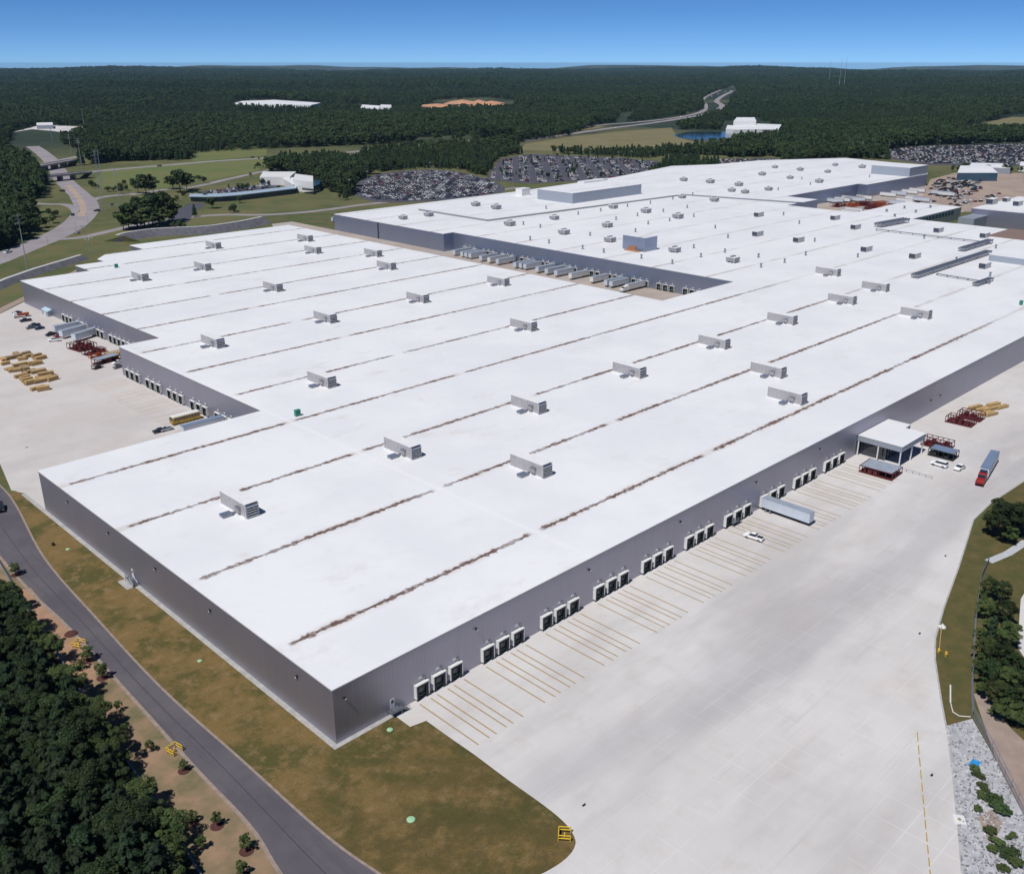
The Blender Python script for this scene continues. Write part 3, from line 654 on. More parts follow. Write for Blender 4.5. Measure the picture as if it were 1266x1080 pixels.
uw2 = [G(x, y, H) for x, y in units2]; ul2 = near_labels('roof unit with dark louvred end', uw2, marksB)
u0 = None
for i, (x, y) in enumerate(uw2):
    if u0 is None:
        u = u0 = thing('louvred_unit', ul2[i], 'rooftop unit', (x,y,H), 0, 'dark-ended louvred units on the right part of the roof')
        link('casing', BM[0], u); link('louvre_end', BM[1], u)
    else: u = copy_tree(u0); u['label'] = ul2[i]
    u.location = (x, y, H)
stacks = ZM(620,60,s3,[(107,862),(190,876),(140,936),(232,952),(397,980),(500,998),(433,915),(375,812),(218,784),(485,796),(616,774),(560,838),(655,897),(717,860),(791,799),(728,759),(665,819),(822,844),(940,976),(975,1020),(1092,998),(1257,1022),(835,1053),(684,1027),(908,780),(940,824),(1107,926),(1045,880),(935,718),(838,738)])+\
         ZM(930,60,3.762,[(145,775),(218,815),(290,898),(798,885),(490,972),(948,988),(1132,930),(1105,1060),(248,962),(150,996),(28,972),(40,1018),(230,609),(120,659),(270,634),(545,599)])
sm = MB(); sm.tube((0,0,0),(0,0,2.0),.5,.42,8); sm.tube((0,0,2.0),(0,0,2.3),.75,.75,8,1); sm.tube((0,0,0),(0,0,.25),.8,.7,8,1)
smm = sm.mesh('roof_pipe', [M['steel'], M['louvre']])
sw = [G(x, y, HB) for x, y in stacks]; sl = near_labels('short dark roof vent pipe', sw, marksB)
for i, (x, y) in enumerate(sw):
    o = link('roof_pipe', smm, None, (x, y, HB+.02)); tag(o, sl[i], 'vent pipe', 'short vent pipes on the far plant roof')
for i, (px, py) in enumerate([(1096,262),(1118,258),(1132,263),(1106,268),(1150,257)]):
    x, y = G(px, py, 10); o = link('roof_pipe', smm, None, (x,y,10.01), 0, (1.6,1.6,.9)); tag(o, f'squat vent on the low hall roof, {ordn(i)} along', 'vent pipe', 'squat vents on the low hall roof')
for i, (px, py, k) in enumerate([(1226,252,1.4),(1244,249,1.0),(1258,254,1.2)]):
    x, y = G(px, py, 14); u = copy_tree(u0); u.location = (x,y,14.0); u.scale = (k,k,k); u['label'] = f'louvred unit on the tall grey hall roof, {ordn(i)} from the left'; u['group'] = 'louvred units on the tall grey hall'
# pipe racks and ducts
def rack(px0, px1, wid, h, lab, n=6):
    p = Vector(G(*px0, H+.5)); q = Vector(G(*px1, H+.5)); d = q-p; L = d.length
    t = thing('pipe_rack', lab, 'pipe rack', (p.x,p.y,H), math.atan2(d.y,d.x), 'pipe racks on the right part of the roof')
    b = MB()
    for k in range(3): b.tube((0,-wid/2+wid*k/2,h),(L,-wid/2+wid*k/2,h),wid*.2,n=8)
    b.build('pipes', M['steel'], t)
    for k in range(n):
        x = .3+k*(L-.6)/(n-1); b = MB(); b.box(x-.15,x+.15,-wid/2-.3,wid/2+.3,h-wid*.2-.3,h-wid*.2); b.box(x-.12,x+.12,-wid/2-.1,-wid/2+.1,0,h-wid*.2-.3); b.box(x-.12,x+.12,wid/2-.1,wid/2+.1,0,h-wid*.2-.3); b.build('support', M['steel'], t)
rack((1130,343),(1222,313),3.0,1.9,'longest double pipe rack, running diagonally over the white roof at right')
rack((1188,310),(1224,299),3.0,1.9,'short pipe rack just beyond the longest one, nearer the grey hall')
rack((1085,280),(1120,273.5),4.5,2.2,'wide pipe rack beside the low white-roofed hall')
rack((1205,353),(1225,346),2.2,1.6,'shortest pipe rack, closest to the dock wall')
rack((1083,284),(1226,301),1.0,1.0,'thin pipe run across the roof from the low hall to the right',10)
rack((1158,339),(1224,350),.9,.9,'thin pale pipe joining the longest and shortest pipe racks',6)
# ------------------------------------------------------------ vehicles
wheel_mesh = {}
def wheel(parent, x, y, r, wd, name='wheel'):
    k = (r, wd)
    if k not in wheel_mesh:
        t = MB(); t.tube((0,-wd/2,0),(0,wd/2,0),r,n=12,m=0); t.tube((0,-wd/2-.01,0),(0,wd/2+.01,0),r*.55,n=10,m=1); wheel_mesh[k] = t.mesh('wheel', [M['black'], M['steel']])
    return link(name, wheel_mesh[k], parent, (x, y, r))
def trailer_parts(par, L=15.4, side='trailer', top='trailertop', x0=0.0, wheels=True, wz=.0):
    b = MB(); b.box(x0,x0+L,-1.3,1.3,1.15,3.95,0); b.box(x0-.02,x0+L+.02,-1.33,1.33,3.95,4.02,1)
    for k in range(15): b.box(x0+.5+k*(L-1)/14,x0+.56+k*(L-1)/14,-1.325,-1.3,1.2,3.93,0); b.box(x0+.5+k*(L-1)/14,x0+.56+k*(L-1)/14,1.3,1.325,1.2,3.93,0)
    b.build('body', [M[side], M[top]], par)
    b = MB(); b.box(x0+.3,x0+L-.3,-.55,.55,.85,1.14); b.box(x0+.2,x0+.35,-1.2,1.2,.45,.6); b.box(x0+.2,x0+.35,-.6,-.45,.6,1.1); b.box(x0+.2,x0+.35,.45,.6,.6,1.1); b.build('chassis', M['black'], par)
    if wheels:
        for x in (x0+1.6, x0+2.9):
            for y in (-1.0, 1.0): wheel(par, x, y, .5, .5)
    b = MB()
    for y in (-.7,.7): b.tube((x0+L-3.4,y,0),(x0+L-3.4,y,1.0),.1)
    b.build('landing_leg', M['black'], par)
t0 = thing('trailer', 'long silver trailer backed onto the right dock wall', 'trailer', (*[G(951,632)[0]+.2, -.95], 0), -math.pi/2)
trailer_parts(t0, 15.2)
def put_trailer(lab, loc, rz, L, group, side='trailer', top='trailertop', proto={}):
    k = (L, side, top)
    if k not in proto:
        proto[k] = thing('trailer', lab, 'trailer', loc, rz, group); trailer_parts(proto[k], L, side, top); return proto[k]
    c = copy_tree(proto[k]); c.location = loc; c.rotation_euler = (0,0,rz); c['label'] = lab; c['group'] = group; return c
# courtyard trailers: rear at the plant dock wall x=358, body runs towards -X
ct = ZM(600,280,3.956,[(30,160),(90,172),(160,190),(205,198),(275,208),(330,220),(370,226),(440,240),(530,258),(655,280),(720,298),(610,272)])+ZM(420,270,4.5214,[(645,195),(680,203),(712,205),(740,212),(800,225),(850,232),(900,245),(985,260),(1015,268),(1045,275)])
cy = sorted({round(G(x, y+4)[1]/3.9) for x, y in ct})
ys = [k*3.9 for k in cy if 168 < k*3.9 < 366]
rng2 = random.Random(3)
for i, y in enumerate(ys):
    wt = rng2.random() < .35
    lb = f"{'white' if wt else 'silver'} trailer in the courtyard dock row, {ordn(i)} from the near end"
    put_trailer(lb, (357.1, y, 0), math.pi, 15.4 if rng2.random() < .7 else 14.2, 'trailers docked in the courtyard', 'trailerw' if wt else 'trailer')
a = G(395,276)
put_trailer('grey trailer parked outside the far left corner of the plant', (*G(430,272.5),0), math.atan2(G(388,278)[1]-G(430,272.5)[1], G(388,278)[0]-G(430,272.5)[0]), 15.4, 'lone trailers')
# left yard trailers
for lab, p, q in (('silver trailer at the side yard dock, farthest of the three parked together',(815,312),(545,365)),('silver trailer in the middle of three at the side yard dock',(842,345),(585,415)),('silver trailer nearest the camera of three at the side yard dock',(940,372),(618,475))):
    P_ = Vector(G(p[0]/7.7125, 360+p[1]/7.7125, 2)); Q_ = Vector(G(q[0]/7.7125, 360+q[1]/7.7125, 2)); d = Q_-P_
    put_trailer(lab, (P_.x, P_.y, 0), math.atan2(d.y,d.x), 15.4, 'trailers at the side yard dock')
P_ = Vector(G(272,515.5,2)); Q_ = Vector(G(222,530,2)); d = Q_-P_
put_trailer('blue-grey trailer beside the yellow bus at the side yard dock', (72-.9, P_.y-4.2, 0), math.pi, 15.4, 'trailers at the side yard dock', 'trailer', 'bluetop')
# yellow bus
P_ = Vector(G(246,512,1.5)); 
bus = thing('bus', 'yellow bus with a white roof parked at the side yard dock', 'bus', (P_.x, P_.y, 0), math.pi)
b = MB(); b.profile([(0,.5),(10.6,.5),(10.8,1.0),(10.75,1.6),(10.3,3.0),(0.1,3.0)], -1.25, 1.25); b.build('body', M['yellow2'], bus, bevel=.08)
b = MB(); b.profile([(0.05,3.0),(10.3,3.0),(10.1,3.3),(.3,3.3)], -1.24, 1.24, inset=.25, zin=3.1); b.build('bus_roof', M['white'], bus)
for s in (-1,1):
    for k in range(9): b = MB(); b.box(.6+k*1.05,1.45+k*1.05,*(sorted((s*1.25,s*1.27))),1.75,2.6); b.build('window', M['glass'], bus)
b = MB(); b.box(10.3,10.8,-1.05,1.05,1.75,2.75); b.build('windscreen', M['glass'], bus)
for x in (2.2, 8.6):
    for y in (-1.1,1.1): wheel(bus, x, y, .48, .3)
# cars
def car_parts(par, kind, col):
    c = M['car_'+col]
    if kind == 'pickup':
        bp = [(-2.7,.45),(2.6,.45),(2.75,.7),(2.7,1.0),(1.5,1.12),(-2.7,1.12)]; cp = [(1.45,1.1),(.75,1.72),(-.55,1.75),(-.75,1.1)]
    elif kind == 'suv':
        bp = [(-2.35,.4),(2.3,.4),(2.4,.7),(2.3,1.0),(1.3,1.1),(-2.35,1.15)]; cp = [(1.3,1.08),(.55,1.68),(-2.0,1.72),(-2.3,1.12)]
    else:
        bp = [(-2.25,.35),(2.2,.35),(2.3,.6),(2.2,.85),(1.1,.98),(-1.6,1.02),(-2.25,.98)]; cp = [(1.05,.96),(.2,1.42),(-1.05,1.42),(-1.75,.98)]
    b = MB(); b.profile(bp, -.92, .92, inset=.06, zin=.9)
    if kind == 'pickup': b.box(-2.6,-.85,-.72,.72,1.122,1.13,0)
    b.build('body', c, par, bevel=.05)
    b = MB(); b.profile(cp, -.84, .84, inset=.16, zin=1.2); b.build('cabin_glass', M['glass'], par)
    xs = [p[0] for p in cp]; zt = cp[1][1]
    b = MB(); b.box(cp[2][0]+.05,cp[1][0]-.05,-.68,.68,zt,zt+.04); b.build('car_roof', c, par)
    if kind == 'pickup':
        b = MB(); b.box(-2.58,-.9,-.7,.7,1.1,1.14); b.build('cargo_bed', M['dark'], par)
    wb = 1.75 if kind == 'pickup' else 1.4
    for x in (-wb, wb):
        for y in (-.82,.82): wheel(par, x, y, .36, .24)
    b = MB()
    for y in (-.65,.65): b.box(bp[2][0]-.12,bp[2][0]-.02,y-.18,y+.18,.68,.84)
    b.build('headlights', M['white'], par)
def car(lab, px, py, ang, kind, col, z=0.0, k=1.0):
    x, y = G(px, py, z); t = thing('pickup_truck' if kind == 'pickup' else 'parked_car', lab, 'pickup' if kind == 'pickup' else 'car', (x,y,z+.02), ang, 'vehicles in the yards'); car_parts(t, kind, col); t.scale = (k,k,k); return t
def ang(p, q): a = Vector(G(*p)); c = Vector(G(*q)); d = c-a; return math.atan2(d.y, d.x)
car('white pickup with a dark bed beside the docked silver trailer', 932, 666, ang((943,668),(921,661)), 'pickup','white')
car('white van-like car, left of two parked beyond the canopy', 1161, 576, ang((1172,578),(1151,572)), 'suv','white', k=1.1)
car('white car, right of two parked beyond the canopy', 1186, 580, ang((1192,575),(1178,583)), 'sedan','white', k=1.05)
car('dark car entering the picture on the left edge of the access road', 1, 630, ang((-2,615),(2,645)), 'suv','black', k=1.1)
zy = lambda x, y: (x/7.7125, 360+y/7.7125)
for lab, p, a, kd, cl in (('dark blue car at the top of the side yard',(165,215),3.0,'sedan','dark blue'),('black pickup below the orange truck in the side yard',(245,288),3.1,'pickup','black'),('dark blue pickup beside the three silver trailers',(330,335),3.3,'pickup','dark blue'),
        ('grey car next to the pair of blue cars in the side yard',(295,355),3.2,'sedan','grey'),('dark blue car closest to the side yard trailers',(378,362),3.2,'sedan','dark blue'),('black pickup at the front of the side yard trailers',(488,420),3.5,'pickup','black'),
        ('white pickup at the front of the side yard trailers',(520,476),2.6,'pickup','white'),('red car behind the white pickup in the side yard',(556,440),2.8,'sedan','red'),('white car by the corner of the near side yard wall',(1120,690),3.3,'sedan','white'),('grey car by the corner of the near side yard wall',(1130,730),3.3,'sedan','grey')):
    car(lab, *zy(*p), a, kd, cl, .02)
car('black car left of the pair by the near edge of the side yard', 197, 534, 3.1, 'sedan','black',.02); car('silver car right of the pair by the near edge of the side yard', 206, 532, 3.1, 'sedan','silver',.02)
# orange box truck in the side yard
x, y = G(*zy(210,245)); t = thing('flatbed_truck', 'orange flatbed truck with a white cab at the top of the side yard', 'truck', (x,y,.02), 3.0)
b = MB(); b.box(-3.5,2,-1.15,1.15,.9,1.2); b.box(-3.4,1.8,-1.1,1.1,1.2,1.9); b.build('bed', M['orange'], t); b = MB(); b.profile([(2.1,.6),(4,.6),(4,1.5),(3.4,2.5),(2.1,2.5)],-1.1,1.1); b.build('cab', M['white'], t)
for xx in (-2.4,3.0):
    for yy in (-1,1): wheel(t, xx, yy, .48, .3)
x, y = G(*zy(470,225)); t = thing('light_shed', 'small pale blue shed against the side yard wall', 'shed', (x,y,0), 0)
b = MB(); b.box(-2,2.2,-4,4,0,2.6); b.build('wall', M['pale'], t); b = MB(); b.profile([(-2.3,2.6),(2.5,2.6),(.1,3.6)],-4.2,4.2); b.build('roof', mat('ice_blue_roof',(.45,.58,.68),.5), t); b = MB(); b.box(-2.06,-2,-1,1,.1,2.2); b.build('door', M['white'], t)
# red tractor with a grey box trailer
A_ = Vector(G(1228,571)); B_ = Vector(G(1211,600)); d = B_-A_; ra = math.atan2(d.y,d.x)
t = thing('semi_truck', 'red semi truck pulling a blue-grey box trailer across the right yard', 'truck', (A_.x,A_.y,.02), ra); Ls = d.length
trailer_parts(t, Ls-4.6, 'trailerw', 'bluetop')
x0 = Ls-4.3
b = MB(); b.profile([(x0,.9),(x0+5.6,.9),(x0+5.7,1.4),(x0+5.5,2.0),(x0+3.4,2.25),(x0+3.0,3.2),(x0+.2,3.5),(x0,3.3)], -1.2, 1.2, inset=.12, zin=2.1); b.build('cab', M['car_red'], t, bevel=.07)
b = MB(); b.profile([(x0+3.42,2.3),(x0+3.06,3.1),(x0+3.12,3.12),(x0+3.48,2.32)],-1.0,1.0); b.build('windscreen', M['glass'], t)
b = MB(); b.box(x0+.1,x0+1.6,-1.0,1.0,3.4,3.75); b.build('wind_deflector', M['car_dark blue'], t)
for x in (x0-.6, x0+.7, x0+4.6):
    for y in (-1.05,1.05): wheel(t, x, y, .52, .35)
# two tractors in the courtyard
x, y = G(783,358); t = thing('tractor_unit', 'white tractor unit coupled to the nearest courtyard trailer', 'truck', (357.1-15.2, ys[0], .02), math.pi)
b = MB(); b.profile([(0,.9),(5.2,.9),(5.3,1.9),(3.4,2.2),(3.0,3.2),(.4,3.5),(.2,1.2)], -1.2, 1.2, inset=.1, zin=2.1); b.build('cab', M['white'], t); b = MB(); b.profile([(3.44,2.25),(3.08,3.05),(3.14,3.07),(3.5,2.27)],-1,1); b.build('windscreen', M['glass'], t)
for xx in (.6,4.3):
    for yy in (-1,1): wheel(t, xx, yy, .5, .35)
# ------------------------------------------------------------ steel frames and timber
def frame_mesh(L, Wd, h, seed=0):
    r = random.Random(seed); b = MB(); s = .09
    for x in (0,L):
        for y in (0,Wd): b.box(x-s,x+s,y-s,y+s,0,h)
    for z in (.15,h):
        for y in (0,Wd): b.box(0,L,y-s,y+s,z-s,z+s)
        for x in (0,L): b.box(x-s,x+s,0,Wd,z-s,z+s)
    for k in range(1,5):
        x = L*k/5; b.box(x-.06,x+.06,0,Wd,h-.1,h+.02); b.box(x-.06,x+.06,-.06,.06,.1,h); b.box(x-.06,x+.06,Wd-.06,Wd+.06,.1,h)
    b.box(.1,L-.1,.1,Wd-.1,.12,.2); 
    for k in range(3): a = r.uniform(.1,L-1.2); b.box(a,a+r.uniform(.6,1.4),.2,Wd-.2,.2,h*r.uniform(.4,.9))
    return b
def frames(name, lab, px, py, rz, L, Wd, h, m, n, group, z=.02, m2=None, stackx=False):
    x, y = G(px, py); t = thing(name, lab, 'steel rack', (x,y,z), rz, group)
    for k in range(n):
        b = frame_mesh(L, Wd, h, hash((px,k)) % 99)
        o = b.build('frame', M[m], t); o.location = (-L/2, -Wd/2+(k-(n-1)/2)*(Wd+.25), 0)
    if m2:
        b = MB(); b.box(-L/2+.3,L/2-.3,-n*(Wd+.2)/2+.2,n*(Wd+.2)/2-.2,h+.03,h+.16); b.build('cover_sheet', M[m2], t)
    return t
g1 = 'painted steel racks standing in the yards'
frames('steel_rack','dark red rack block standing nearest the three silver trailers',*zy(785,545),.15,8.5,2.4,2.6,'red',4,g1)
frames('steel_rack','low dark red rack behind the red block in the side yard',*zy(900,590),.15,9,2.2,1.8,'red',2,g1)
frames('steel_rack','red and orange rack between the low red racks in the side yard',*zy(940,622),.15,8,2.0,1.7,'orange',1,g1)
frames('steel_rack','dark red rack under a grey sheet near the near side wall',*zy(1015,672),.2,11,2.2,2.2,'red',2,g1,m2='trailertop')
frames('steel_rack','small dark rack standing alone in front of the red racks',*zy(930,735),.3,4,2.2,1.6,'black',1,g1)
frames('steel_rack','orange rack against the near corner of the side yard wall',*zy(1105,612),.1,7,2.2,1.6,'timber',2,g1)
zr_ = lambda x, y: (1030+x/5.364, 500+y/5.364)
av = ang(zr_(225,440), zr_(370,480))
frames('steel_rack','red rack under blue-grey sheets in front of the canopy',*zr_(312,452),av,10.5,2.4,2.2,'red',3,g1,m2='trailertop')
frames('steel_rack','red rack just beyond the canopy corner',*zr_(690,275),av,9,2.6,2.4,'red',2,g1)
frames('steel_rack','dark grey rack between the red rack and the white cars',*zr_(728,342),av,8,2.4,2.4,'black',2,g1,m2='bluetop')
frames('steel_rack','red rack nearest the yellow timber on the right yard',*zr_(912,90),av,8,2.6,2.4,'red',2,g1)
frames('steel_rack','left of two red racks next to the yellow timber',*zr_(845,122),av,9,2.6,2.2,'red',2,g1)
def timber_mesh(seed, L, Wd, h):
    r = random.Random(seed); b = MB(); z = .0; 
    while z < h:
        for k in range(2): b.box(-L/2+L*.2+k*L*.55,-L/2+L*.2+k*L*.55+.12,-Wd/2,Wd/2,z,z+.1,1)
        z += .1
        n = int(Wd/.36); hh = r.uniform(.25,.5)
        for k in range(n):
            o = r.uniform(-.12,.12)*L*.3; y = -Wd/2+k*Wd/n; b.box(-L/2+o,L/2+o,y+.015,y+Wd/n-.015,z,z+hh,0 if r.random() < .8 else 1)
        z += hh
    return b
lum = [(165,612),(130,642),(250,598),(210,655),(275,628),(355,638),(385,650),(35,662),(55,700),(92,748),(130,768),(165,765),(200,712),(240,745),(320,705),(350,700),(280,782),(365,775),(205,818),(240,838),(262,862),(305,882),(340,872),(405,818),(440,812),(435,838),(500,850),(395,868),(365,935),(415,945)]
lw_ = [G(*zy(*p)) for p in lum]
lmarks = [(G(*zy(785,545)),'the dark red rack block'), (G(*zy(60,620)),'the left picture edge'), (G(*zy(470,960)),'the near tip of the pile'), (G(*zy(430,640)),'the far right end of the pile')]
ll = near_labels('yellow timber stack', lw_, lmarks)
for i, (x, y) in enumerate(lw_):
    dark = i in (0,1,2,13,16); o = timber_mesh(i, random.uniform(3.2,6.0), random.uniform(1.6,2.6), random.uniform(.7,1.9)).build('timber_stack', [M['timber2' if dark else 'timber'], M['timber2']], None, (x,y,.02))
    o.rotation_euler = (0,0,random.choice((0,.1,-.15,1.5,.25))); tag(o, ll[i], 'timber stack', 'yellow timber stacks on the side yard')
rl = [(940,30),(985,35),(1030,38),(1075,30),(1115,25),(1010,65),(1045,72),(1060,10)]
rw_ = [G(*zr_(*p)) for p in rl]; rlab = near_labels('yellow timber bundle', rw_, [(G(*zr_(845,122)),'the pair of red racks'), (G(*zr_(1240,20)),'the right picture edge')])
for i, (x, y) in enumerate(rw_):
    o = timber_mesh(50+i, 6.2, 1.7, .9).build('timber_bundle', [M['timber'], M['timber2']], None, (x,y,.02)); o.rotation_euler = (0,0,av+1.25); tag(o, rlab[i], 'timber bundle', 'yellow timber bundles on the right yard')
# ------------------------------------------------------------ small yard furniture
def guard(lab, px, py, s=2.2, rz=.3, hyd=True):
    x, y = G(px, py); t = thing('pipe_guard', lab, 'guard rail', (x,y,.01), rz)
    b = MB(); r = .09
    for a in (-s/2,s/2):
        for c in (-s/2,s/2): b.tube((a,c,0),(a,c,1.2),r)
    for z in (.6,1.2):
        for a in (-s/2,s/2): b.tube((a,-s/2,z),(a,s/2,z),r); b.tube((-s/2,a,z),(s/2,a,z),r) if a > 0 else None
    b.build('rails', M['yellow'], t)
    if hyd: b = MB(); b.tube((0,0,0),(0,0,.75),.14); b.dome((0,0,.75),.17,.15); b.tube((-.28,0,.5),(.28,0,.5),.09); b.build('hydrant', M['hydrant'], t)
guard('yellow pipe guard among the round bushes by the access road', 98, 798, 2.0, .5); guard('yellow pipe guard alone on the bare verge left of the road', 216, 929, 2.0, .2); guard('yellow pipe guard on the rounded tip of the lawn', 698, 1034, 2.0, .7)
for lab, px, py in (('yellow hydrant, left of two beside the right edge of the yard',1160,807),('yellow hydrant, right of two in the grass by the right fence',1169,811)):
    x, y = G(px, py); t = thing('hydrant', lab, 'hydrant', (x,y,.01)); b = MB(); b.tube((0,0,0),(0,0,1.0),.22); b.dome((0,0,1.0),.26,.22); b.build('barrel', M['hydrant'], t); b = MB(); b.tube((-.45,0,.65),(.45,0,.65),.14); b.tube((0,-.4,.7),(0,0,.7),.14); b.build('outlet', M['hydrant'], t)
for lab, px, py, r in (('pale green lid alone in the middle of the near lawn',508,1013,.75),('pale green lid on the lawn beside the near dock stair',482,902,.6),('pale green lid on the lawn strip halfway along the left wall',247,817,.5),('pale green lid at the narrow far end of the lawn strip',84,679,.55)):
    x, y = G(px, py); t = thing('drain_lid', lab, 'drain lid', (x,y,.012)); b = MB(); b.tube((0,0,0),(0,0,.14),r,n=18); b.build('rim', M['palegreen'], t); b = MB(); b.dome((0,0,.14),r*.9,.14,18); b.build('cover', M['palegreen'], t)
x, y = G(66,674); o = MB(); o.tube((0,0,0),(0,0,.7),.4,n=12); o.dome((0,0,.7),.42,.25); tag(o.build('valve_box', M['black'], None, (x,y,.012)), 'small dark valve box at the road edge of the lawn strip', 'valve box')
x, y = G(1205,944); b = MB(); r5 = random.Random(5)
for i in range(6):
    for j in range(4):
        hq = lambda a, c: .04+.12*math.sin(a*1.7+c)*math.cos(c*1.3)+.2
        b.face([(a*.42-1.2, c*.4-.8, hq(a,c) if 0 < a < 6 and 0 < c < 4 else .03) for a, c in ((i,j),(i+1,j),(i+1,j+1),(i,j+1))])
tag(b.build('blue_tarp', M['blue'], None, (x,y,.02)), 'crumpled bright blue tarp on the stones by the right fence', 'tarp')
x, y = G(1186,1013); t = thing('catch_basin', 'white square drain basin at the yard edge by the stones', 'drain', (x,y,.015), .6); b = MB(); b.box(-1.1,1.1,-.9,.9,0,.12); b.build('slab', M['white'], t); b = MB(); b.tube((0,0,.12),(0,0,.17),.32,n=14); b.build('lid', M['timber2'], t)
x, y = G(1164,775); t = thing('outfall_slab', 'white concrete outfall at the right edge of the yard with a pipe', 'drain', (x,y,.015), .9); b = MB(); b.box(-.8,.8,-.6,.6,0,.12); b.box(-.8,.8,-.6,-.45,.12,.5); b.build('slab', M['white'], t); q = Vector(G(1161,804))-Vector((x,y)); b = MB(); qq = Matrix.Rotation(-.9,2)@q; b.tube((0,0,.2),(qq.x,qq.y,.15),.1); b.build('pipe', M['timber'], t)
pts = [Vector((*p,.08)) for p in PX([(1175,847),(1175,868),(1178,880),(1186,885),(1200,886)])]; b = MB()
for p, q in zip(pts, pts[1:]): b.tube(p, q, .09 if p is not pts[0] else .16)
tag(b.build('white_hose', M['white'], None), 'bent white pipe lying on the grass beside the right fence corner', 'pipe')
# light drops and small debris on the concrete
for i, (px, py) in enumerate([(1169,687),(1137,783),(1152,958),(722,995),(33,553)]):
    x, y = G(px, py); b = MB(); b.tube((-.4,0,.06),(.5,.12,.06),.07); b.box(-.3,.3,-.18,.2,0,.1)
    tag(b.build('scrap_piece', M['black'], None, (x,y,.02)), 'small dark scrap lying on the open concrete', 'scrap', 'dark scraps on the concrete')
# fences
def fence(name, lab, pts, h, step=3.0, tall=True):
    t = thing(name, lab, 'fence', (*pts[0],0)); o = Vector(pts[0]); P = [Vector(p)-o for p in pts]; mesh = MB(); n = 0
    for p, q in zip(P, P[1:]):
        d = q-p; L = d.length; k = max(1,int(L/step)); u = d/L; nn = Vector((-u.y,u.x))
        for i in range(k):
            a = p+d*(i/k); b = MB(); b.tube((a.x,a.y,0),(a.x,a.y,h),.05,n=6); b.build('post', M['fence'], t)
        mesh.tube((p.x,p.y,h),(q.x,q.y,h),.04,n=5); mesh.tube((p.x,p.y,.08),(q.x,q.y,.08),.04,n=5)
        m_ = int(L/.35)
        for i in range(m_):
            a = p+d*(i/m_); c = p+d*min(1,(i+3.0*h/2)/m_); mesh.tube((a.x,a.y,.08),(c.x,c.y,h),.012,n=3,cap=False); mesh.tube((a.x,a.y,h),(c.x,c.y,.08),.012,n=3,cap=False)
    mesh.build('wire_mesh', M['fence'], t)
fence('mesh_fence','grey mesh fence along the trees and track on the right', PX([(1222,696),(1212,718),(1206,760),(1203,810),(1201,850),(1202,884),(1226,928),(1250,975),(1275,1025),(1290,1055)]), 2.1)
fpl = PX([(-14,676),(0,697),(30,747),(62,795),(95,848),(130,905),(170,960),(205,1012),(235,1060),(255,1095)])
t = thing('low_wall', 'low pale concrete wall along the edge of the dark wood on the left', 'wall', (*fpl[0],0)); o = Vector(fpl[0])
b = MB()
for p, q in zip(fpl, fpl[1:]):
    p = Vector(p)-o; q = Vector(q)-o; d = q-p; a = math.atan2(d.y,d.x); b.box(p.x,p.x+d.length+.05,p.y-.12,p.y+.12,0,.6,0,rot=(a,p.x,p.y))
b.build('wall', M['pale'], t)
b = MB()
for p, q in zip(fpl, fpl[1:]):
    p = Vector(p)-o; q = Vector(q)-o; d = q-p; a = math.atan2(d.y,d.x); b.box(p.x,p.x+d.length+.05,p.y-.16,p.y+.16,.6,.68,0,rot=(a,p.x,p.y))
b.build('coping', M['steel'], t)
# retaining wall behind the warehouse
rp = PX([(-40,371),(0,356),(15,349.5),(50,337),(88,325.5),(106,320)]); rp2 = smooth(PX([(150,299),(160,295.5),(190,291),(225,289),(260,287),(300,281),(328,275)]))
for lab, pp, hh in (('dark stone retaining wall beside the far left corner of the warehouse', rp, 2.6), ('long curved stone retaining wall with a pale rim behind the warehouse', rp2, 4.5)):
    t = thing('retaining_wall', lab, 'retaining wall', (*pp[0],0)); o = Vector(pp[0]); b = MB(); c_ = MB()
    in_ = 7 if hh > 3 else 3; VN = []
    for i in range(len(pp)):
        d = (Vector(pp[min(i+3,len(pp)-1)])-Vector(pp[max(0,i-3)])).normalized(); nn = Vector((-d.y,d.x)); VN.append(nn if nn.dot(Vector((1,1))) > 0 else -nn)
    for i in range(len(pp)-1):
        p = Vector(pp[i])-o; q = Vector(pp[i+1])-o; n, n2 = VN[i], VN[i+1]
        F = lambda k, z, k2=None, z2=None: [(p.x+n.x*k,p.y+n.y*k,z),(q.x+n2.x*k,q.y+n2.y*k,z)]
        a0, a1, a2, r0, r1 = F(-in_,.03), F(2.2,hh), F(14,.05), F(2.0,hh+.05), F(4.4,hh+.1)
        b.face(a0+a1[::-1]); b.face(a1+a2[::-1],1); c_.face(r0+r1[::-1])
    b.build('stone_face', [M['stonewall'], M['ground']], t); c_.build('rim', M['rock'], t)

# ------------------------------------------------------------ roads beyond the plant
Z1 = lambda x, y: (x/8.44, 130+y/8.44); Z2 = lambda x, y: (x/8.44, 220+y/8.44)
main_w = PX([(-60,340),(-12,324),(30,307),(62,294),(88,280),(103,266),(107,255),(100,243),(88,232),(78,222),(71,210),(66,202),(58,194),(48,186),(40,181)])
ribbon('interchange_road', smooth(main_w), [21]*7*6+[19]*(len(smooth(main_w))-42), .06, M['road'])
ribbon('road_median', smooth(PX([(100,268),(103,258),(99,247),(92,238),(84,229)])), 5.5, .10, M['roadtan'])
ribbon('plant_road', smooth(PX([(60,296),(96,294),(130,287),(165,279),(200,273),(240,268),(280,265.5),(330,265.5),(390,261),(450,253),(520,245.5),(600,237),(640,232)])), 9, .05, M['road'])
ribbon('slip_road', smooth(PX([(36,251),(60,252.5),(80,253),(92,258),(97,268)])), 8, .08, M['road'])
ribbon('slip_road', smooth(PX([(104,262),(112,249),(125,244),(145,241.5),(172,239)])), 9, .08, M['road'])
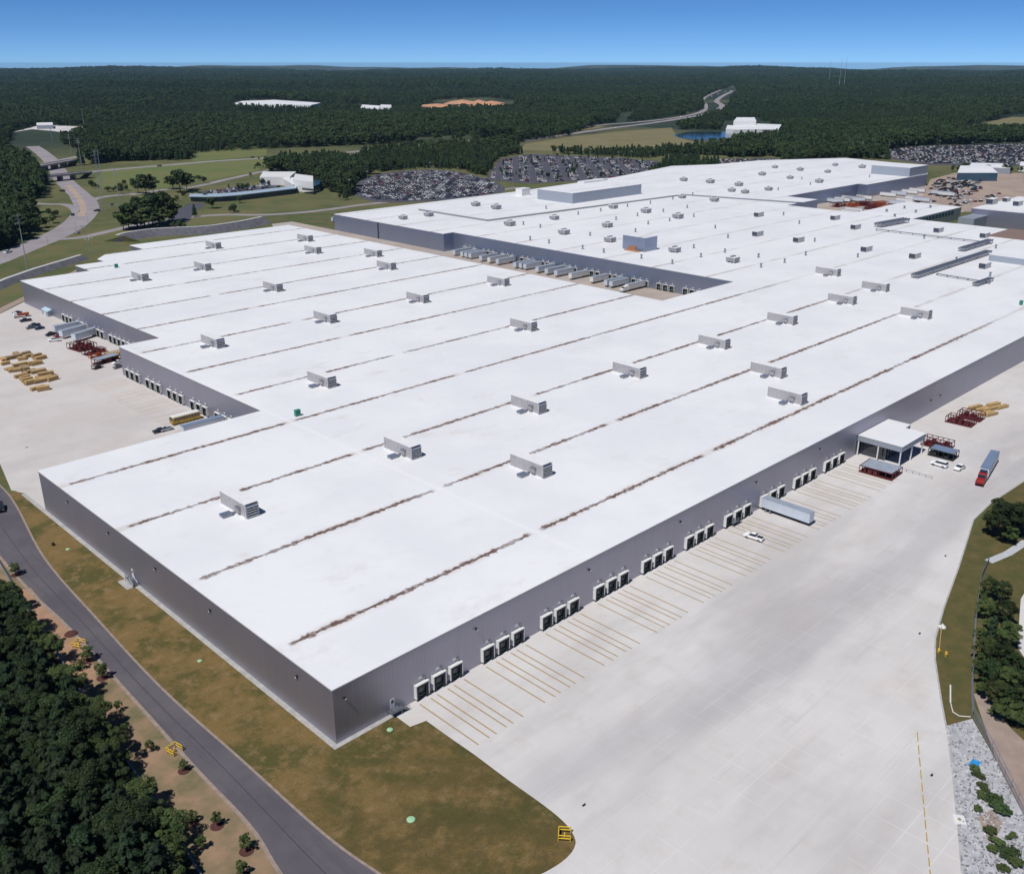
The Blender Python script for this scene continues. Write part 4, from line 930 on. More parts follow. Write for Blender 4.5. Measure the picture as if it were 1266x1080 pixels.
ribbon('field_road', smooth(PX([(48,221),(80,217),(105,213.5),(150,209),(210,204),(270,199),(330,195.5),(380,192),(430,188.5),(480,183.5),(520,181)])), 14, .12, M['road'])
ribbon('field_road', smooth(PX([(-20,207),(40,205),(65,200),(100,193),(110,191)])), 12, .12, M['road'])
ribbon('office_road', smooth(PX([(160,241),(200,235),(240,231),(280,222),(318,213.5),(345,208)])), 9, .09, M['road'])
ribbon('office_drive', smooth(PX([(220,275),(228,264),(236,257),(246,251)])), 16, .10, M['lot'])
ribbon('perimeter_track', smooth(PX([(-40,408),(0,384),(30,369),(60,354),(100,333)])), 5, .05, M['track'])
b = MB(); struct(ribbon('field_track', smooth(PX([(1290,258),(1255,240),(1200,232),(1150,230),(1110,226)])), 14, .09, M['roadtan']))
sheet('office_lot', PX([(232,245),(290,242),(350,233),(345,228),(300,230),(255,236),(240,240)]), .07, M['lot'])
hw = smooth(PX([(440,190),(520,183),(590,178.5),(640,175.5),(700,166.5),(760,158),(800,153),(850,145.5),(880,139),(893,131),(886,125),(895,118),(908,112)]))
hw2 = smooth(PX([(560,176),(600,172),(650,168),(700,160.5),(745,154.5),(790,151),(840,145),(868,138),(872,130),(868,124),(878,117),(896,109.5)]))
ribbon('highway', hw, 17, .25, M['road']); ribbon('highway', hw2, 15, .25, M['road'])
ribbon('highway_median', smooth(PX([(600,176),(650,172),(700,164),(745,156.5)])), 16, .2, M['farfloor'])
sheet('dry_field', PX([(640,186),(650,178),(700,170),(760,163),(830,158),(838,170),(860,176),(880,182),(840,188),(740,188)]), .18, M['farfloor'])
sheet('dry_field', PX([(130,209),(200,203),(330,194),(330,203),(318,212),(230,228),(200,233),(140,234),(110,228)]), .05, mat('mown_field', (.10,.14,.038), .95, 0, None, .02, 6, 0, 2, (.15,.15,.05)))
sheet('dry_field', PX([(235,197),(235,189),(290,184),(330,182),(330,192),(240,200)]), .05, bpy.data.materials['mown_field'])
sheet('hill_field', PX([(1196,163),(1212,154),(1240,147),(1300,136),(1300,161)]), .3, M['farfloor'])
sheet('bare_ridge', PX([(1140,152),(1165,150),(1200,158),(1190,162)]), .3, M['farfloor'])
sheet('pond', smooth(PX([(832,168),(850,163.5),(880,163),(912,165),(908,170),(880,173),(848,171.5),(832,168)]), 4), .3, M['water'])
qp = PX([(524,132),(545,127),(575,124.5),(605,125),(632,127.5),(634,133),(600,136),(545,139.5)])
b = MB(); qc = (sum(p[0] for p in qp)/8, sum(p[1] for p in qp)/8); rq = random.Random(2)
sheet('red_clay_ground', qp, 1.2, M['redclay'])
for k in range(6):
    i = k % 8; t = rq.uniform(.2,.75); x = qc[0]+(qp[i][0]-qc[0])*t; y = qc[1]+(qp[i][1]-qc[1])*t; b = MB(); rr = rq.uniform(35,80); hh = rq.uniform(6,16)
    b.v.append((0,0,hh)); 
    for q in range(14): a = q*math.tau/14; f = rq.uniform(.45,.62); b.v.append((rr*f*math.cos(a),rr*f*math.sin(a),hh*rq.uniform(.35,.6)))
    for q in range(14): a = q*math.tau/14; f = rq.uniform(.85,1.1); b.v.append((rr*f*math.cos(a),rr*f*math.sin(a),-1))
    for q in range(14):
        n = (q+1) % 14; b.f += [(0,1+q,1+n),(1+q,15+q,15+n,1+n)]; b.m += [0,0]
    tag(b.build('clay_heap', M['redclay'], None, (x,y,1.0)), 'heap of orange clay on the bare clearing far beyond the plant', 'earth heap', 'clay heaps in the far clearing')
# bridges
for lab, pa, pb_ in (('nearer road bridge over the interchange road',(42,219.5),(104,213.5)),('farther road bridge over the interchange road',(44,206),(88,198.5))):
    p = Vector(G(*pa, 6)); q = Vector(G(*pb_, 6)); d = q-p; L = d.length; t = thing('road_bridge', lab, 'bridge', (p.x,p.y,0), math.atan2(d.y,d.x))
    b = MB(); b.box(-6,L+6,-6,6,5.2,6.2); b.build('deck', M['road'], t)
    b = MB(); b.box(-6,L+6,-6.3,-6,5.6,7.2); b.build('parapet', M['kerb'], t); b = MB(); b.box(-6,L+6,6,6.3,5.6,7.2); b.build('parapet', M['kerb'], t)
    for k in (.22,.5,.76): b = MB(); b.box(L*k-.7,L*k+.7,-5,5,0,5.2); b.build('pier', M['kerb'], t)
    for e, s in ((0,-1),(L,1)):
        b = MB(); x0 = -6 if s < 0 else L+6; b.face([(x0,-6,5.2),(x0,6,5.2),(x0+s*-8 if False else x0-s*9,6,0),(x0-s*9,-6,0)][::s]); b.build('abutment', M['farfloor'], t)
# tall poles and lamp posts
def pole(name, lab, cat, px, py, ty, r=.28, arm=None, grp=None, hmax=60):
    x, y = G(px, py); h = min(hmax, HT(x, y, ty, 90)); t = thing(name, lab, cat, (x,y,0), random.uniform(0,3), grp)
    b = MB(); b.tube((0,0,0),(0,0,h),r,r*.5); b.build('pole', M['pole'], t)
    if arm == 'lamp':
        b = MB(); b.box(-1.6,1.6,-.12,.12,h-.1,h+.1); b.build('arm', M['pole'], t)
        for s in (-1,1): b = MB(); b.box(*(sorted((s*1.2,s*2.1))),-.3,.3,h+.1,h+.3); b.build('lamp_head', M['white'], t)
    if arm == 'cross':
        for z in (h-.8,h-3,h-5.2): b = MB(); b.box(-2.4,2.4,-.12,.12,z-.12,z+.12); b.build('cross_arm', M['pole'], t)
    if arm == 'mast':
        b = MB(); b.box(-.9,.9,-.9,.9,h-.4,h+.3); b.build('top_platform', M['pole'], t)
zz = lambda x, y: (x/3.956, 60+y/3.956)
for lab, p, ty in (('tall thin pole at the left edge beside the curving road',(135,1085),265),('tall pole standing right of the slip road junction',(602,880),207),('tall pole behind the nearer bridge',(402,590),171),('tall pole on the grass between the two bridges',(500,660),186),
        ('tall pole beside the farther bridge',(350,520),166),('pole in front of the white building at the far left',(258,460),157),('pole behind the white building at the far left, right one',(412,382),136),('pole behind the white building at the far left, left one',(205,362),137)):
    px, py = zz(*p); pole('utility_pole', lab, 'pole', px, py, ty, .35, 'cross', 'tall poles round the interchange')
for i, (p, ty) in enumerate([((408,915),279),((435,880),268),((375,900),272),((440,1018),296),((457,1005),294),((235,960),292)]):
    px, py = zz(*p); pole('street_lamp', ['lamp post at the junction mouth, middle of three','lamp post on the far side of the road mouth','lamp post at the junction mouth nearest the woods','lamp post near the roof corner, left of a close pair','lamp post near the roof corner, right of a close pair','lamp post on the curving road left of the junction'][i], 'lamp post', px, py, ty, .16, 'lamp', 'lamp posts along the interchange road')
for i, (px, py, ty) in enumerate([(243,236,217),(246,238,212),(252,243,219),(262,240,212),(286,243,220),(293,239,217)]):
    pole('flag_pole', f'white mast by the low blue-roofed office, {ordn(i)} from the left', 'mast', px, py, ty, .14, None, 'white masts by the low office')
lotposts = [(433,240,222),(455,232,212),(472,246,220),(518,237,222),(532,213,201),(550,240,219),(576,238,217),(620,236,214),(634,236,208),(648,215,186),(655,228,205),(612,225,207),(660,205,180),(690,210,186),(730,205,184),(764,200,188),(780,205,187)]
for i, l in enumerate(near_labels('white light mast', [G(a,c) for a,c,_ in lotposts], [(G(445,232),'the left tip of the round car park'),(G(660,238),'the raised block on the plant roof'),(G(790,205),'the pine grove behind the plant')])):
    pole('light_mast', l, 'light mast', *lotposts[i], .18, 'mast', 'light masts in the far car parks')
for i, (px, py, ty) in enumerate([(1065,192,176),(1080,193,178),(1098,192,176),(1118,194,177),(1130,195,177),(1160,190,174),(1200,190,176),(1240,190,172)]):
    pole('light_mast', f'light mast along the right-hand far car park, {ordn(i)} from the left', 'light mast', px, py, ty, .18, 'mast', 'light masts in the right-hand far car park')
# lattice mast and small far antenna masts
for i, (px, py, ty, lab) in enumerate([(1043,110,71,'thin antenna mast on the far horizon, tallest'),(1037,110,74,'thin antenna mast on the far horizon, beside the tallest'),(1024,108,75,'thin antenna mast on the far horizon, leftmost')]):
    x, y = G(px, py); h = HT(x, y, ty, 300); o = MB(); o.tube((0,0,0),(0,0,h),1.3,.6,6); tag(o.build('antenna_mast', M['pole'], None, (x,y,0)), lab, 'mast', 'antenna masts on the horizon')
x, y = G(128,262); h = HT(x,y,186,90); t = thing('lattice_tower', 'lattice power tower standing right of the interchange road', 'pylon', (x,y,0), .4)
b = MB(); q = h
for sx in (-1,1):
    for sy in (-1,1): b.tube((sx*1.6,sy*1.6,0),(sx*.4,sy*.4,q),.12,n=5)
for k in range(9):
    a = k/9; c = (k+1)/9; w0 = 1.6-1.2*a; w1 = 1.6-1.2*c
    for s in (-1,1): b.tube((-w0,s*w0,q*a),(w1,s*w1,q*c),.06,n=4); b.tube((s*w0,w0,q*a),(s*w1,-w1,q*c),.06,n=4)
b.build('lattice', M['pole'], t)
for z in (h-1,h-4,h-7): b = MB(); b.box(-3.2,3.2,-.15,.15,z-.15,z+.15); b.build('cross_arm', M['pole'], t)
# signs by the office road
x, y = G(139,256); t = thing('road_sign', 'wide blue road sign on the grass right of the junction', 'sign', (x,y,0), .6); b = MB(); b.box(-2.4,2.4,-.06,.06,1.6,3.2); b.build('panel', M['blue'], t)
for s in (-1.8,1.8): b = MB(); b.tube((s,.1,0),(s,.1,3.2),.08); b.build('post', M['pole'], t)
# far white buildings
def far_building(name, lab, pxs, h, cat='building', m='white', z=.5):
    pts = PX(pxs); t = thing(name, lab, cat, (*pts[0],0)); lp = [(p[0]-pts[0][0], p[1]-pts[0][1]) for p in pts]
    b = MB(); b.prism(lp, 0, h-1, top=False); b.build('wall', M[m], t); b = MB(); b.prism(lp, h-1, h); b.build('roof', M['roof'], t)
far_building('far_warehouse','long white warehouse roof among the far woods left of the middle',[(286,134.5),(385,135.5),(397,132.5),(340,128.5),(300,130)],12)
far_building('far_plant','cluster of small white roofs in the far woods left of the clay clearing',[(446,138.5),(468,139.5),(470,135.5),(448,134)],10)
far_building('far_plant','lower white roof right of the small white cluster in the far woods',[(470,139),(484,139.5),(484,136.5),(471,136)],14)
far_building('visitor_block','bright white stepped building beyond the pond, long front part',[(906,167),(962,166),(966,160),(912,158)],9)
far_building('visitor_block','bright white stepped building beyond the pond, tall rear part',[(906,161.5),(934,161),(932,156),(910,156)],17)
far_building('visitor_block','bright white stepped building beyond the pond, low left part',[(897,165),(908,166),(910,161),(899,160)],8)
far_building('depot','low pale building on the cleared ground at the far left',[(46,160),(66,159.5),(66,156.5),(46,157)],8,'building','pale')
far_building('hill_house','tiny white house on the wooded hill right of the highway',[(928,106.5),(934,106.5),(934,105),(928,105)],10,'house')
far_building('roadside_building','small pale building under the trees left of the highway',[(648,142),(655,141),(655,139.5),(648,140)],10)
sheet('depot_ground', PX([(14,164),(40,160),(68,162.5),(97,166.5),(108,157.5),(70,155),(44,156.5)]), .3, M['yard'])
# ------------------------------------------------------------ parked cars by the hundred
def mini_car(col):
    b = MB(); b.profile([(-2.25,.3),(2.2,.3),(2.3,.62),(2.2,.88),(1.1,1.0),(-1.7,1.02),(-2.25,.98)], -.9, .9, 0, inset=.06, zin=.9)
    b.profile([(1.05,.97),(.25,1.45),(-1.2,1.47),(-1.9,1.0)], -.82, .82, 1, inset=.14, zin=1.2); b.box(-1.15,.2,-.66,.66,1.47,1.5,0)
    for x in (-1.4,1.4): b.box(x-.33,x+.33,-.91,.91,.02,.62,2)
    return b
minis = [mini_car(n).mesh('parked_car', [M['car_'+n], M['dark'], M['black']]) for n, _ in CARCOL]
spots = []; rc = random.Random(11)
def rows_in(poly, u, rowgap, step, fill, lotname, pairgap=None, jig=.15):
    ux, uy = u; vx, vy = -uy, ux
    A_ = [p[0]*ux+p[1]*uy for p in poly]; B_ = [p[0]*vx+p[1]*vy for p in poly]
    v = min(B_); k = 0
    while v < max(B_):
        s = min(A_)
        while s < max(A_):
            x = s*ux+v*vx; y = s*uy+v*vy
            if inside(poly, x, y) and rc.random() < fill: spots.append((x+rc.uniform(-jig,jig), y+rc.uniform(-jig,jig), math.atan2(vy,vx)+(math.pi if rc.random() < .5 else 0)+rc.uniform(-.03,.03), lotname))
            s += step
        k += 1; v += rowgap if (pairgap is None or k % 2) else pairgap
lotA = smooth(PX([(444,238),(450,226),(474,217),(520,212),(560,213.5),(600,223),(618,232),(606,239.5),(540,246),(472,247.5),(444,238)]), 4); sheet('round_lot', smooth(PX([(436,240),(444,225),(470,215),(520,210),(562,212),(604,222),(624,232),(610,241),(540,248),(468,250),(436,240)]), 4), .06, M['lot'])
rows_in(lotA, (.75,.66), 6.4, 3.0, .86, 'the crowded round car park')
lotB = PX([(606,220),(622,198),(655,192),(760,196),(812,201),(806,211),(745,221),(660,226)]); sheet('striped_lot', PX([(600,222),(618,197),(655,190.5),(765,195),(818,200),(812,212),(745,222),(655,227)]), .06, M['lot'])
rows_in(lotB, (.705,.709), 5.4, 2.7, .62, 'the striped car park behind the plant', 13.5)
lotC = PX([(1084,188),(1130,182),(1200,180),(1300,177),(1300,201),(1240,204),(1150,202),(1110,196)]); sheet('right_lot', PX([(1080,189),(1130,181),(1200,179),(1300,176),(1300,203),(1240,206),(1150,204),(1106,197)]), .08, M['lot'])
rows_in(lotC, (.80,-.60), 6.2, 2.8, .75, 'the far car park on the right', 9)
lotD = PX([(868,196.5),(962,195.5),(962,203),(895,205),(870,202)]); sheet('small_lot', lotD, .06, M['lot']); rows_in(lotD, (.7,-.7), 5.6, 2.8, .7, 'the small lot behind the pine grove', 8)
lotE = PX([(1148,236),(1160,222),(1190,219),(1212,224),(1214,236),(1180,249),(1150,244)]); rows_in(lotE, (.35,.94), 6.5, 2.9, .5, 'the paved yard by the blue glass office', 9)
lotF = PX([(250,242),(296,238),(335,232),(330,229),(290,232),(256,238)]); lotG = PX([(1128,252),(1150,250),(1190,256),(1215,250),(1240,244),(1236,240),(1200,247),(1170,252),(1140,246)]); rows_in(lotG, (.35,.94), 7, 3.2, .45, 'the paved strip before the grey hall', 10)
rows_in(lotF, (.95,-.3), 6, 3, .45, 'the office car park', 8)
spots.sort(key=lambda s: (s[0]-CX)**2+(s[1]-CY)**2)
rows_E = [s for s in spots if True]
carw = [.27,.06,.34,.19,.05,.09]
stuffv = []; stufff = []; stuffm = []; SB = [mini_car(n) for n, _ in CARCOL]
for i, (x, y, a, lotn) in enumerate(spots):
    c = rc.choices(range(6), carw)[0]
    if i < 270:
        o = link('parked_car', minis[c], None, (x, y, .08), a); tag(o, f'{CARCOL[c][0]} car parked in {lotn}', 'car', f'{CARCOL[c][0]} cars in {lotn}')
    else:
        B0 = SB[c]; ca, sa = math.cos(a), math.sin(a); n0 = len(stuffv)
        stuffv += [(x+p[0]*ca-p[1]*sa, y+p[0]*sa+p[1]*ca, .09+p[2]) for p in B0.v]; stufff += [tuple(n0+k for k in f) for f in B0.f]; stuffm += [{0:c,1:6,2:7}[m] for m in B0.m]
b = MB(); b.v, b.f, b.m = stuffv, stufff, stuffm
tag(b.build('distant_cars', [M['car_'+n] for n, _ in CARCOL]+[M['dark'], M['black']]), 'hundreds of small cars filling the farther car parks', 'cars', None, 'stuff')
# trucks and trailers of the rear yard
rr_ = ZM(980,160,4.4266,[(190,378),(230,372),(270,364),(310,372),(350,360),(480,345),(540,338),(600,330),(640,322),(520,388),(570,378),(620,365),(660,372),(290,428),(270,440),(760,335),(800,342)])
for i, (px, py) in enumerate(rr_):
    x, y = G(px, py+2, 2); red = i in (3,4,)
    put_trailer('long trailer parked in the rear court between the plant wall and the low hall', (x,y,.06), rc.choice((-math.pi/2, -math.pi/2+.05)), 15.4, 'trailers in the rear court', 'trailerw' if i % 3 else 'trailer', 'trailertop')
rr2 = ZM(980,160,4.4266,[(340,350),(380,372),(300,385),(330,412),(380,405),(420,408),(460,415),(430,425),(250,412),(480,405)])
for i, (px, py) in enumerate(rr2):
    x, y = G(px, py, 1.5); o = thing('red_rack', 'big red or orange steel rack stored in the rear court', 'steel rack', (x,y,.06), rc.uniform(-.2,.2), 'red racks stored in the rear court')
    for k in range(3): f_ = frame_mesh(14,2.4,3.2,i*3+k).build('frame', M['red' if i % 3 else 'orange'], o); f_.location = (-7, k*2.7-4, 0)
# highway traffic
for i, (px, py, c) in enumerate([(690,163.5,0),(694,163,0),(880,120,0),(888,117,0),(897,114,0),(903,113,1),(842,146,0),(762,158.5,0),(197,205.5,2),(312,195,2),(90,266,3),(95,288,1),(120,261,2),(77,236.5,2),(40,253,0),(79,215.5,2),(10,312,0),(320,196,2)]):
    x, y = G(px, py, .3); big = i < 7
    labs = ['left of two white trucks on the middle highway stretch','right of two white trucks on the middle highway stretch','white truck on the far highway bend, lowest','white truck on the far highway bend, second from bottom','white truck on the far highway bend, second from top','grey truck on the far highway bend, top','white truck where the highway leaves the trees','white car on the highway by the dry field','dark car on the field road left of the lone tree','left of two dark cars at the right end of the field road','dark blue car waiting at the junction','silver car on the road near the junction lamps','dark car on the outer curve of the junction','dark car at the mouth of the slip road','white car on the slip road at the wood edge','dark car on the nearer bridge','white car on the curving road at the left edge','right of two dark cars at the right end of the field road']
    if big: o = thing('highway_truck', labs[i], 'truck', (x,y,.3), .7); trailer_parts(o, 12, 'trailerw', 'trailertop'); b = MB(); b.box(12.3,14.6,-1.2,1.2,.5,2.9); b.build('cab', M['white'], o)
    else: o = link('road_car', minis[c], None, (x,y,7.0 if i == 15 else .14), rc.uniform(0,3)); tag(o, labs[i], 'car', 'cars on the roads beyond the plant'); o.scale = (1.25,1.25,1.25)

# ------------------------------------------------------------ trees
def crown_mesh(name, kind, n, size, seed, m, fine=1.0):
    g_ = np.random.default_rng(seed); pts = []; nor = []
    if kind == 'pine':
        k = 0
        lob = 9
        ph = g_.uniform(0, 6.28, lob)
        while len(pts) < n:
            z = g_.uniform(.16, 1.0); a = g_.uniform(0, 6.283); lay = .72+.28*math.sin(z*34+ph[int(a/6.2832*lob) % lob])
            rmax = (.05+.30*(1-z)**.72)*lay*(.72+.28*math.sin(a*3+ph[0]+z*5)*math.sin(a*5+ph[1]))
            r = rmax*math.sqrt(g_.uniform(.35, 1.0)); pts.append((r*math.cos(a), r*math.sin(a), z-.25*r)); nor.append((math.cos(a), math.sin(a), .75))
    else:
        nl = int(g_.integers(26, 34)*(1.5 if fine > 1 else 1)); cs = []
        for i in range(nl):
            a = g_.uniform(0, 6.283); rr = .31*math.sqrt(g_.uniform(0.02, 1)); z = g_.uniform(.34, .88); rr *= 1.1 if .45 < z < .75 else .75
            cs.append((rr*math.cos(a), rr*math.sin(a), z, g_.uniform(.065, .13)*(.78 if fine > 1 else 1)))
        while len(pts) < n:
            c = cs[int(g_.integers(nl))]; d = g_.normal(size=3); d /= np.linalg.norm(d); r = c[3]*g_.uniform(.6, 1.08)
            if d[2] < -.55: continue
            pts.append((c[0]+d[0]*r, c[1]+d[1]*r, c[2]+d[2]*r*.85)); nor.append((d[0]*.7, d[1]*.7, d[2]*.7+.5))
    P = np.array(pts); N_ = np.array(nor)+g_.normal(size=(n,3))*.45; N_ /= np.linalg.norm(N_, axis=1)[:,None]
    T = np.cross(N_, g_.normal(size=(n,3))); T /= np.linalg.norm(T, axis=1)[:,None]; B_ = np.cross(N_, T)
    s = size*g_.uniform(.6, 1.35, (n,1)); e = g_.uniform(.55, 1.0, (n,4,1))
    V = np.stack([P+T*s*e[:,0], P+B_*s*e[:,1]*.8, P-T*s*e[:,2], P-B_*s*e[:,3]*.8], 1).reshape(-1,3)*10.0
    me = bpy.data.meshes.new(name); me.vertices.add(4*n); me.vertices.foreach_set('co', V.ravel()); me.loops.add(4*n); me.loops.foreach_set('vertex_index', np.arange(4*n, dtype=np.int32))
    me.polygons.add(n); me.polygons.foreach_set('loop_start', np.arange(0,4*n,4,dtype=np.int32)); me.polygons.foreach_set('loop_total', np.full(n,4,dtype=np.int32)); me.materials.append(m); me.update(calc_edges=True); me.validate(); return me
def trunk_mesh(kind, seed):
    r = random.Random(seed); b = MB(); top = 8.6 if kind == 'pine' else 6.2
    px = (0,0,-.3); rad = .22
    for k in range(1,5):
        q = (r.uniform(-.12,.12)*k, r.uniform(-.12,.12)*k, top*k/4); b.tube(px, q, rad, rad*.72, 7); px = q; rad *= .72
    for k in range(5):
        z = top*(.42+.11*k); a = r.uniform(0,6.28); l = (1.9 if kind == 'pine' else 2.3)*(1-.1*k); b.tube((0,0,z*.9),(l*math.cos(a),l*math.sin(a),z+(.2 if kind == 'pine' else 1.3)),.09,.03,5)
    return b.mesh('trunk', [M['bark']])
TK = {}
for kd, mt_ in (('pine','leafpine'),('oak','leafoak'),('young','leafyoung'),('brush','leafbrush')):
    base = 'pine' if kd == 'pine' else 'oak'
    for s in range(4): TK[(kd,'hi',s)] = crown_mesh('crown', base, 9500, .0175, 40+s, M[{'pine':'pine_near','oak':'oak_near'}.get(kd, mt_)], 2.0)
    for s in range(3): TK[(kd,'mid',s)] = crown_mesh('crown', base, 1100, .056, 60+s, M[mt_])
    for s in range(2): TK[(kd,'trunk',s)] = trunk_mesh(base, s)
TREES = 0
def tree(kind, lod, x, y, h, lab, group, spread=1.0, cat='tree', name=None):
    global TREES; TREES += 1
    t = thing(name or {'pine':'pine_tree','oak':'broadleaf_tree','young':'young_tree','brush':'bush'}[kind], lab, cat, (x,y,0), random.uniform(0,6.28), group)
    k = h/10; t.scale = (k*spread, k*spread, k)
    link('crown', TK[(kind,lod,random.randrange(4 if lod == 'hi' else 3))], t); link('trunk', TK[(kind,'trunk',random.randrange(2))], t); return t
def visible(x, y, h, mg=25):
    a = PR(x,y,0); b_ = PR(x,y,h); return max(a[0],b_[0]) > -mg and min(a[0],b_[0]) < 1266+mg and min(a[1],b_[1]) < 1080+mg and max(a[1],b_[1]) > 0
# dark wood in the near left corner
wl = PX([(-14,728),(0,742),(30,778),(62,814),(92,856),(122,905),(155,955),(185,1000),(214,1050),(236,1100)])
wp = [(x+.2,y) for x, y in wl]
woodpoly = wp+[(-40,-75),(-75,-75),(-75,140)]
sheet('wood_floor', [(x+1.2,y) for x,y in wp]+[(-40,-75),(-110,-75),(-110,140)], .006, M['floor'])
n = 0; yy = -70.0; rt = random.Random(21)
while yy < 135:
    xx = -75.0
    while xx < -15:
        x = xx+rt.uniform(-1.3,1.3); y = yy+rt.uniform(-1.3,1.3); h = rt.uniform(8.5,11.8)
        if inside(woodpoly, x, y) and visible(x, y, h, 30):
            edge = min(math.hypot(x-p[0], y-p[1]) for p in smooth(wp,4)) < 3.0
            kd = 'brush' if edge else ('oak' if rt.random() < .20 else 'pine')
            tree(kd, 'hi', x, y, h*(.75 if edge else 1), 'leafy bush at the edge of the dark wood in the lower left corner' if edge else ('dark pine in the dense wood in the lower left corner' if kd == 'pine' else 'dark broadleaf tree in the dense wood in the lower left corner'), 'edge bushes of the lower left wood' if edge else ('pines of the lower left wood' if kd == 'pine' else 'broadleaf trees of the lower left wood'), rt.uniform(1.0,1.3) if kd != 'pine' else rt.uniform(1.25,1.6), 'bush' if edge else 'tree'); n += 1
        xx += 3.95
    yy += 3.95
print('corner wood', n)
# verge saplings
z8 = lambda x, y: (x/3.956, 807+y/3.956); z4 = lambda x, y: (x/4.5, 640+y/4.5)
sap = [(z4(490,795),4.4,'brush'),(z4(462,838),3.2,'brush'),(z4(572,890),4.4,'brush'),(z4(88,318),4.2,'brush'),(z8(582,285),3.2,'young'),(z8(612,392),3.0,'young'),(z8(738,480),3.0,'brush'),(z8(900,575),3.0,'brush'),(z8(1062,845),3.8,'young'),(z8(1206,968),4.2,'brush'),(z8(1185,1085),3.5,'brush'),(z8(985,960),3.6,'young'),(z8(940,830),3.0,'brush')]
slab_ = ['round clipped bush just below the yellow guard on the verge','small round bush behind the clipped bush by the yellow guard','largest round bush between the yellow guard and the thin saplings','dark bush beside the road at the left edge of the picture','thin pale sapling, first below the round bushes on the verge','thin sapling against the wood, second below the round bushes','small dark sapling above the lone yellow guard on the verge','small dark sapling just below the lone yellow guard on the verge','thin pale sapling in a red mulch ring low on the verge','bushy sapling in a red mulch ring nearest the road','bushy sapling at the bottom edge of the verge','pale green bush against the wood near the bottom edge','low bush at the wood edge above the pale bush']
for (p, h, kd), lb in zip(sap, slab_):
    x, y = G(*p); tree(kd, 'hi', x, y, h*.85, lb, 'saplings and bushes on the left verge', rt.uniform(.9,1.2) if kd == 'brush' else .8, 'sapling')
    if kd == 'young' and h < 3.7 or p[0] < 200 and kd == 'brush' and h < 4: continue
    b = MB(); b.tube((0,0,0),(0,0,.05),.8+.1*h,n=16); struct(b.build('mulch_ring', M['mulch'], None, (x,y,.02)))
x, y = G(88,783.5); b = MB(); b.dome((0,0,0),1.5,.5,14); tag(b.build('mulch_heap', M['mulch'], None, (x,y,.01)), 'round reddish mulch heap beside the yellow guard on the verge', 'mulch heap')
# trees on the right strip
rt_ = [(1236,668,600,'oak',1.2),(1252,662,606,'oak',1.2),(1226,660,618,'brush',1.2),(1262,655,610,'oak',1.1),(1272,668,600,'oak',1.2),(1230,640,603,'young',.8),(1246,672,640,'brush',1.3),
       (1220,738,703,'brush',1.2),(1234,745,705,'oak',1.1),(1216,765,728,'brush',1.2),(1240,772,730,'oak',1.1),(1224,795,748,'pine',1.2),(1244,800,755,'brush',1.2),(1216,818,775,'brush',1.2),(1234,828,780,'oak',1.1),(1250,838,795,'oak',1.1),(1220,850,802,'oak',1.2),(1240,860,812,'brush',1.2),(1228,872,832,'brush',1.3),(1252,878,835,'oak',1.2),(1242,893,852,'brush',1.3),(1258,900,858,'brush',1.2),(1262,850,800,'oak',1.1),(1214,740,722,'brush',1.3),(1211,790,770,'young',1.5),(1222,778,758,'young',1.5),(1232,762,742,'brush',1.5),(1246,785,762,'young',1.4),(1228,812,790,'young',1.5),(1246,820,797,'brush',1.5),(1212,858,838,'young',1.5),(1234,845,822,'brush',1.5),(1250,862,838,'young',1.5),(1244,878,855,'young',1.5),(1228,885,868,'brush',1.5),(1262,880,840,'brush',1.2),(1212,835,800,'brush',1.1)]
rws = [G(a,c) for a,c,_,_,_ in rt_]; rls = near_labels('tree on the right strip', rws, [(G(1238,676),'the concrete flume'),(G(1226,712),'the top corner of the mesh fence'),(G(1245,905),'the dusty track'),(G(1266,780),'the side road at the right edge')])
for (px,py,ty,kd,sp), (x,y), lb in zip(rt_, rws, rls): tree(kd, 'hi', x, y, max(2.2, .74*HT(x,y,ty,30)), lb, 'trees on the right strip', sp*.92)
# stones, scrub on the stone bed
rs = random.Random(4); b = MB()
for k in range(2600):
    px = rs.uniform(1168,1275); py = rs.uniform(886,1085); x, y = G(px, py)
    if not inside(stone_poly, x, y): continue
    s = rs.uniform(.06,.26); z = .012; i = len(b.v); tw = rs.uniform(0,3)
    for q in range(5): a = tw+q*math.tau/5; b.v.append((x+s*rs.uniform(.7,1.2)*math.cos(a), y+s*rs.uniform(.7,1.2)*math.sin(a), z))
    for q in range(5): a = tw+q*math.tau/5; b.v.append((x+s*.6*math.cos(a), y+s*.6*math.sin(a), z+s*rs.uniform(.5,.9)))
    for q in range(5): n2 = (q+1)%5; b.f.append((i+q,i+n2,i+5+n2,i+5+q)); b.m.append(k % 2)
    b.f.append(tuple(i+5+q for q in range(5))); b.m.append(k % 2)
tag(b.build('stones', [M['rock'], mat('grey_stone', (.26,.26,.29), .9, 0, .4, 2)], None), 'loose pale stones on the bed beside the yard', 'stones', None, 'stuff')
for i, (px, py, h, kd) in enumerate([(1210,960,1.2,'brush'),(1204,952,1.0,'brush'),(1216,975,1.1,'young'),(1228,990,1.6,'oak'),(1236,1002,1.8,'oak'),(1208,1000,.9,'young'),(1225,1030,1.2,'brush'),(1234,1044,1.3,'brush'),(1246,1055,1.4,'oak'),(1256,1070,1.4,'brush'),(1228,1052,1.1,'young'),(1240,1075,1.1,'brush'),(1213,985,1.1,'brush'),(1250,1035,1.0,'young')]):
    x, y = G(px, py); wt_ = tree(kd, 'mid', x, y, h*1.5, 'low scrubby weed clump growing among the pale stones', 'weed clumps on the stone bed', 1.7, 'shrub', 'weed_clump'); wt_.scale = (wt_.scale[0]*rt.uniform(.9,1.5), wt_.scale[1]*rt.uniform(.7,1.1), wt_.scale[2]*.5)
